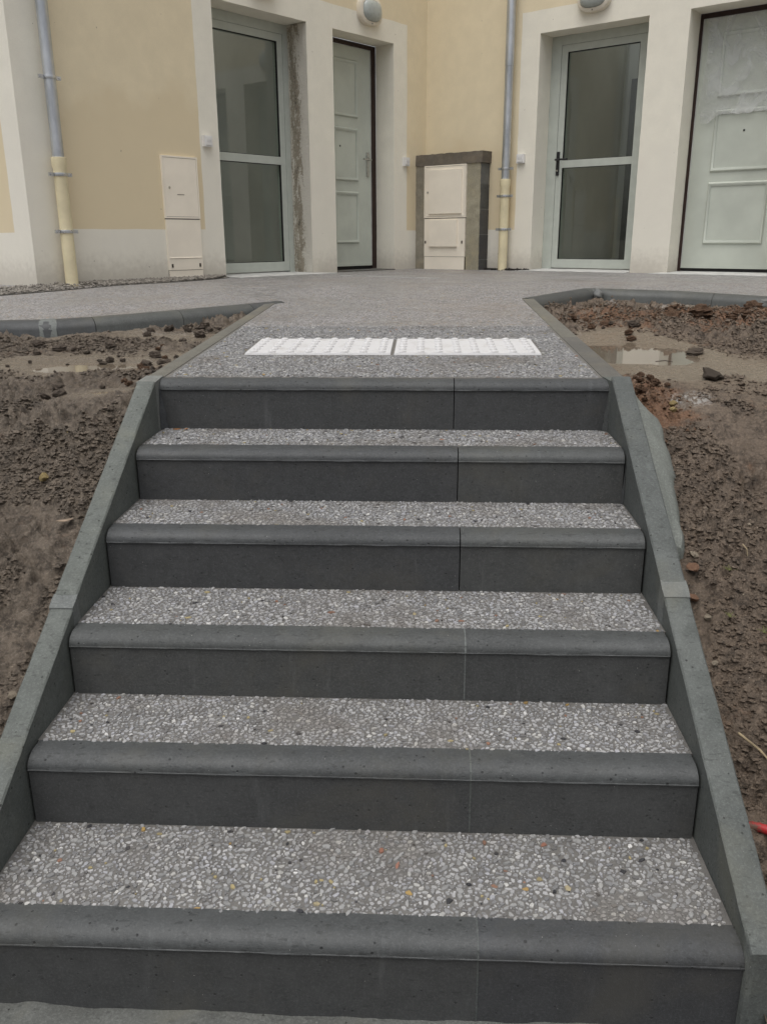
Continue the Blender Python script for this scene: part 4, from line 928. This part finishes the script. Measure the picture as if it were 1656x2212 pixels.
spread(12, -.45, 1.6, .3, .06, 'L', ['clod'], .010, .026, 'brown clod on the rim of the left bank', 'clods on the rim of the left bank', 9, 'mud_clod')
spread(34, 2.45, 3.5, .4, .18, 'R', ['redclod', 'redclod', 'clod'], .012, .034, 'reddish clay clod in the heap behind the puddle', GR, 5, 'clay_clod')
spread(14, 1.82, 3.5, .14, .3, 'R', ['clod', 'redclod'], .010, .028, 'brown clod between the right path kerb and the heap', 'clods by the right path kerb', 6, 'clay_clod')
spread(16, 1.655, 1.64, .04, .10, 'R', ['redclod'], .008, .018, 'small red clay crumb beside the top of the right side kerb', 'red clay crumbs by the top step', 7, 'clay_clod')
spread(10, 1.66, 2.46, .03, .09, 'R', ['dark'], .008, .018, 'small black crumb at the kerb edge of the puddle', 'black crumbs at the puddle edge', 8, 'soil_clod')
for (x, y, r_, lab) in ((2.20, 3.42, .05, 'large clay lump at the left end of the heap'), (2.36, 3.45, .062, 'largest reddish clay lump in the middle of the heap'), (2.30, 3.75, .055, 'large clay lump at the back of the heap'), (2.55, 3.40, .045, 'large reddish clay lump right of the heap middle'), (2.70, 3.65, .05, 'large clay lump at the right end of the heap')):
    rock('clay_clod', 'redclod', 'R', x, y, r_, lab, 'clod', 'large clay lumps in the heap', int(x*100), .3, .6)
rock('mud_clod', 'dark', 'R', 1.905, 1.775, .036, 'dark squarish clod alone on the smooth mud right of the stairs', 'clod', None, 1, .15, .6)
rock('mud_clod', 'clod', 'R', 2.05, 2.47, .034, 'dark clod at the right end of the puddle', 'clod', None, 2, .15, .5)
rock('yellow_stone', 'yellow', 'L', -.252, 1.346, .014, 'yellow stone in the left bank, the upper of two', 'stone', None, 3, .0, .8)
rock('yellow_stone', 'yellow', 'L', -.267, 1.177, .019, 'yellow stone in the left bank, the lower of two', 'stone', None, 4, .0, .8)
rock('yellow_stone', 'yellow', 'R', 1.704, 1.51, .013, 'yellow stone above the poured concrete haunch', 'stone', None, 5, -.3, .8)
rock('yellow_stone', 'yellow', 'R', 1.695, 1.478, .012, 'orange-yellow stone just above the poured concrete haunch', 'stone', None, 6, -.5, .8)
for (x, y, r_, kd, lab) in ((1.637, .947, .014, 'pale', 'pale stone just below the haunch against the right kerb'), (1.62, .89, .018, 'pink', 'pinkish stone against the right kerb joint'), (1.613, .845, .016, 'pink', 'long pinkish stone below the right kerb joint'), (1.637, .79, .015, 'pale', 'pale stone lying off the right kerb'), (1.703, 1.09, .008, 'pale', 'small white stone high on the right bank near the haunch'), (1.81, 1.034, .007, 'pale', 'small white stone high on the right bank near the frame edge'), (1.629, .672, .009, 'pale', 'small triangular pale stone low on the right bank')):
    rock('stone', kd, 'R', x, y, r_, lab, 'stone', None, int(x*1000), -.1, .75)
for (x, y, lab) in ((-.09, .55, 'pale rubble stone beside the lower left kerb'), (-.10, .50, 'grey rubble stone low beside the left kerb')):
    rock('stone', 'pale', 'L', x, y, .014, lab, 'stone', None, int(y*100), .0, .7)
# crumbs: uncountable fine lumps
def crumbs(name, side, mat, n, xr, yr, rr, seed, only=None):
    rng = np.random.default_rng(seed); x = rng.uniform(*xr, n); y = rng.uniform(*yr, n)
    k = (y < (kerbL_front(x) if side == 'L' else kerbR_front(x))-.05) & (vnoise(x*4, y*4, seed)+.5*vnoise(x*13, y*13, seed+1) > .66) & (zones(side, x, y)[0] < rng.uniform(.1, .7, n)); k = k & (zones(side, x, y)[1] > rng.uniform(.15, .8, n)) if only else k; x, y = x[k], y[k]; n = len(x); z = mud_z(side, x, y); r = rr[0]+(rr[1]-rr[0])*rng.beta(1, 4.5, n)
    base = np.array([(1, 0, 0), (-1, 0, 0), (0, 1, 0), (0, -1, 0), (0, 0, 1), (0, 0, -1), (.6, .6, .5), (-.6, -.5, .55)]); fc = [(4, 6, 2), (0, 6, 4), (2, 6, 0), (2, 1, 4), (1, 7, 4), (3, 7, 1), (4, 7, 3), (3, 0, 4), (2, 0, 5), (1, 2, 5), (3, 1, 5), (0, 3, 5)]
    sc = rng.uniform(.6, 1.2, (n, 8, 1))*np.stack([np.ones(n), rng.uniform(.6, 1, n), rng.uniform(.4, .8, n)], 1)[:, None]; a = rng.uniform(0, 6.28, n); c, s = np.cos(a)[:, None], np.sin(a)[:, None]
    b = base[None]*sc; bx, by = b[..., 0]*c-b[..., 1]*s, b[..., 0]*s+b[..., 1]*c; V = np.stack([x[:, None]+bx*r[:, None], y[:, None]+by*r[:, None], z[:, None]+b[..., 2]*r[:, None]+r[:, None]*.25], 2).reshape(-1, 3)
    F = (np.arange(n)[:, None, None]*8+np.array(fc)[None]).reshape(-1, 3)
    o = raw(name, V, F, mat); return tag(o, kind='stuff')
tag(crumbs('soil_crumbs', 'L', MUDL, 80000, (-1.1, -.075), (.3, 3.4), (.002, .021), 1), 'loose soil crumbs strewn over the left bank', 'soil')
tag(crumbs('soil_crumbs', 'R', MUDR, 70000, (1.6, 2.7), (.2, 4.3), (.002, .020), 2), 'loose soil crumbs strewn over the right bank', 'soil')
tag(crumbs('clay_crumbs', 'R', CLODR, 26000, (1.6, 3.1), (1.35, 4.4), (.003, .018), 4, 'red'), 'red clay crumbs strewn right of the path', 'soil')
tag(crumbs('grit', 'L', STW, 420, (-1.2, -.08), (.25, 3.3), (.002, .007), 5), 'pale grit flecks on the left bank', 'grit')
tag(crumbs('grit', 'R', STW, 420, (1.6, 2.8), (.25, 4.2), (.002, .007), 6), 'pale grit flecks on the right bank', 'grit')
# gravel strip at the foot of the left wall
def gravel():
    rng = np.random.default_rng(9); n = 5200; s = rng.uniform(2.86, 5.4, n); t = rng.uniform(0, 1, n)
    wd = np.interp(s, [2.86, 3.1, 3.6, 4.3, 4.6, 5.4], [.03, .16, .27, .31, .34, .30]); nn = t*wd+.004
    k = ~((np.abs(s-4.35) < .16) & (rng.uniform(0, 1, n) < .7)); s, nn = s[k], nn[k]; n = len(s); fall = np.interp(nn, [0, .34], [.016, .0])
    x = OC[0]+DLv[0]*s+NLv[0]*nn; y = OC[1]+DLv[1]*s+NLv[1]*nn
    past = s > 4.58; z = np.interp(y, [1.6, 5.2, 9], [.993, 1.118, 1.124])+fall+rng.uniform(-.002, .012, n); r = rng.uniform(.006, .015, n)
    base = np.array([(1, 0, 0), (-1, 0, 0), (0, 1, 0), (0, -1, 0), (0, 0, 1), (0, 0, -1), (.6, .6, .5), (-.6, -.5, .55)]); fc = [(4, 6, 2), (0, 6, 4), (2, 6, 0), (2, 1, 4), (1, 7, 4), (3, 7, 1), (4, 7, 3), (3, 0, 4), (2, 0, 5), (1, 2, 5), (3, 1, 5), (0, 3, 5)]
    sc = rng.uniform(.6, 1.2, (n, 8, 1)); a = rng.uniform(0, 6.28, n); c, sn = np.cos(a)[:, None], np.sin(a)[:, None]; b = base[None]*sc*np.array([1, .75, .6])
    bx, by = b[..., 0]*c-b[..., 1]*sn, b[..., 0]*sn+b[..., 1]*c; V = np.stack([x[:, None]+bx*r[:, None], y[:, None]+by*r[:, None], z[:, None]+b[..., 2]*r[:, None]], 2).reshape(-1, 3)
    F = (np.arange(n)[:, None, None]*8+np.array(fc)[None]).reshape(-1, 3); return raw('gravel', V, F, GRV)
tag(gravel(), 'grey gravel strip along the foot of the left wall', 'gravel', kind='stuff')
# thin edging between gravel and path
bm = bmesh.new(); e = [TL(2.80, .02, 0), TL(3.1, .175, 0), TL(3.6, .29, 0), TL(4.3, .33, 0), TL(4.6, .36, 0), TL(5.6, .36, 0)]
for a, b in zip(e, e[1:]): hexa(bm, [(a[0], a[1], 1.05), (b[0], b[1], 1.05), (b[0]+.004, b[1]+.012, 1.05), (a[0]+.004, a[1]+.012, 1.05), (a[0], a[1], zpath(a[1])+.006), (b[0], b[1], zpath(b[1])+.006), (b[0]+.004, b[1]+.012, zpath(b[1])+.006), (a[0]+.004, a[1]+.012, zpath(a[1])+.006)])
tag(finish('gravel_edging', bm, KRB), 'thin dark edging between the gravel strip and the path', 'edging')
# black soil round the pipe feet
def black_soil(T, s0, wx, wy, z, label, seed):
    rng = np.random.default_rng(seed); n = 260; a = rng.uniform(0, 6.28, n); q = np.sqrt(rng.uniform(0, 1, n)); s = s0+np.cos(a)*q*wx; nn = np.abs(np.sin(a)*q*wy)+.02
    base = np.array([(1, 0, 0), (-1, 0, 0), (0, 1, 0), (0, -1, 0), (0, 0, 1), (0, 0, -1)]); fc = [(4, 0, 2), (4, 2, 1), (4, 1, 3), (4, 3, 0), (5, 2, 0), (5, 1, 2), (5, 3, 1), (5, 0, 3)]
    V = []; 
    for i in range(n):
        p = T(s[i], nn[i], z+rng.uniform(-.004, .012)); r = rng.uniform(.006, .016); V.append(base*r*rng.uniform(.6, 1.2, (6, 1))*np.array([1, 1, .6])+np.array(p))
    F = (np.arange(n)[:, None, None]*6+np.array(fc)[None]).reshape(-1, 3); return tag(raw('soil_crumbs', np.concatenate(V), F, DRK), label, 'soil', kind='stuff')
black_soil(TL, 4.35, .30, .20, 1.095, 'black crumbled soil round the foot of the left downpipe', 1); black_soil(TR, 1.05, .28, .10, 1.126, 'black crumbled soil round the foot of the right downpipe', 2)
# red conduit stub in the lower right bank
def bankz(side, x, y): return float(mud_z(side, np.array([x]), np.array([y]), False)[0])
bm = bmesh.new(); pts = []
for k in range(25):
    t = k/24; pts.append((1.59+.12*t, .335-.13*t+.03*math.sin(3*t), bankz('R', 1.62, .29)-.016+.024*math.sin(math.pi*t)))
tube(bm, pts, [.0095+(.0018 if k % 2 else 0) for k in range(25)], 12); tag(finish('conduit', bm, REDP, smooth=50), 'red plastic conduit poking out of the mud at lower right', 'conduit')
# grass sprigs, twigs, leaves
def tuft(x, y, n, h, label):
    z = bankz('R', x, y)+.006; root = thing('grass_tuft', (x, y, z), label, 'grass', None); rg = random.Random(int(x*999))
    for k in range(n):
        a = rg.uniform(0, 6.28); l = h*rg.uniform(.6, 1.2); dx, dy = math.cos(a), math.sin(a); w = .0012; bm = bmesh.new(); L_ = []
        for m in range(4):
            t = m/3; c = Vector((x+dx*l*t*.9, y+dy*l*t*.9, z+l*(t*.8-.45*t*t))); o_ = Vector((-dy, dx, 0))*w*(1.05-t); L_.append((bm.verts.new(c+o_), bm.verts.new(c-o_)))
        for u, v in zip(L_, L_[1:]): bm.faces.new((u[0], u[1], v[1], v[0]))
        finish('blade', bm, GRS, root)
tuft(1.716, .885, 14, .026, 'small green grass sprig on the right bank, the upper one'); tuft(1.693, .78, 10, .024, 'small green grass sprig on the right bank, the middle one'); tuft(1.76, .717, 8, .026, 'small dry grass sprig at the right frame edge')
def twig(side, p, q, label, mat=TWG, r=.0016):
    za, zb = bankz(side, *p)+.014, bankz(side, *q)+.016; m = ((p[0]+q[0])/2+.004, (p[1]+q[1])/2, (za+zb)/2+.004)
    bm = bmesh.new(); tube(bm, [(*p, za), m, (*q, zb)], [r, r*.9, r*.5], 6); tag(finish('twig', bm, mat, smooth=50, origin=(*p, za)), label, 'twig')
twig('R', (1.771, .96), (1.773, .92), 'straw stalk standing in the right bank'); twig('R', (1.585, 1.0), (1.612, 1.02), 'thin twig lying at the foot of the haunch'); twig('R', (1.64, .50), (1.70, .40), 'long root in the lower right bank', TWG, .003); twig('R', (1.80, 2.14), (1.87, 2.15), 'thin dark stick at the near edge of the puddle', BRW, .002)
def leaf(c, size, rz, mat, label, tilt=.3):
    bm = bmesh.new(); pr = [(-1, 0), (-.6, .3), (0, .42), (.6, .28), (1, 0), (.6, -.25), (0, -.4), (-.6, -.3)]; n = len(pr); ca, sa = math.cos(rz), math.sin(rz)
    up = [bm.verts.new((c[0]+(x*ca-y*sa)*size, c[1]+(x*sa+y*ca)*size, c[2]+abs(y)*size*tilt+.2*size*x*x)) for x, y in pr]; lo = [bm.verts.new(v.co-Vector((0, 0, .0012))) for v in up]
    bm.faces.new(up); bm.faces.new(lo)
    for k in range(n): bm.faces.new((up[k], up[(k+1) % n], lo[(k+1) % n], lo[k]))
    tag(finish('leaf', bm, mat, origin=c), label, 'leaf')
leaf((-.142, 1.0, bankz('L', -.142, 1.0)+.02), .026, .5, LEAFM, 'curled dead leaf on the left bank beside the side kerb'); leaf((.055, 1.515, SZ[4]+.003), .014, .2, ORG, 'orange dead leaf in the corner of the top tread'); leaf((.085, 1.522, SZ[4]+.003), .010, 1.0, ORG, 'small orange leaf scrap beside the leaf on the top tread')
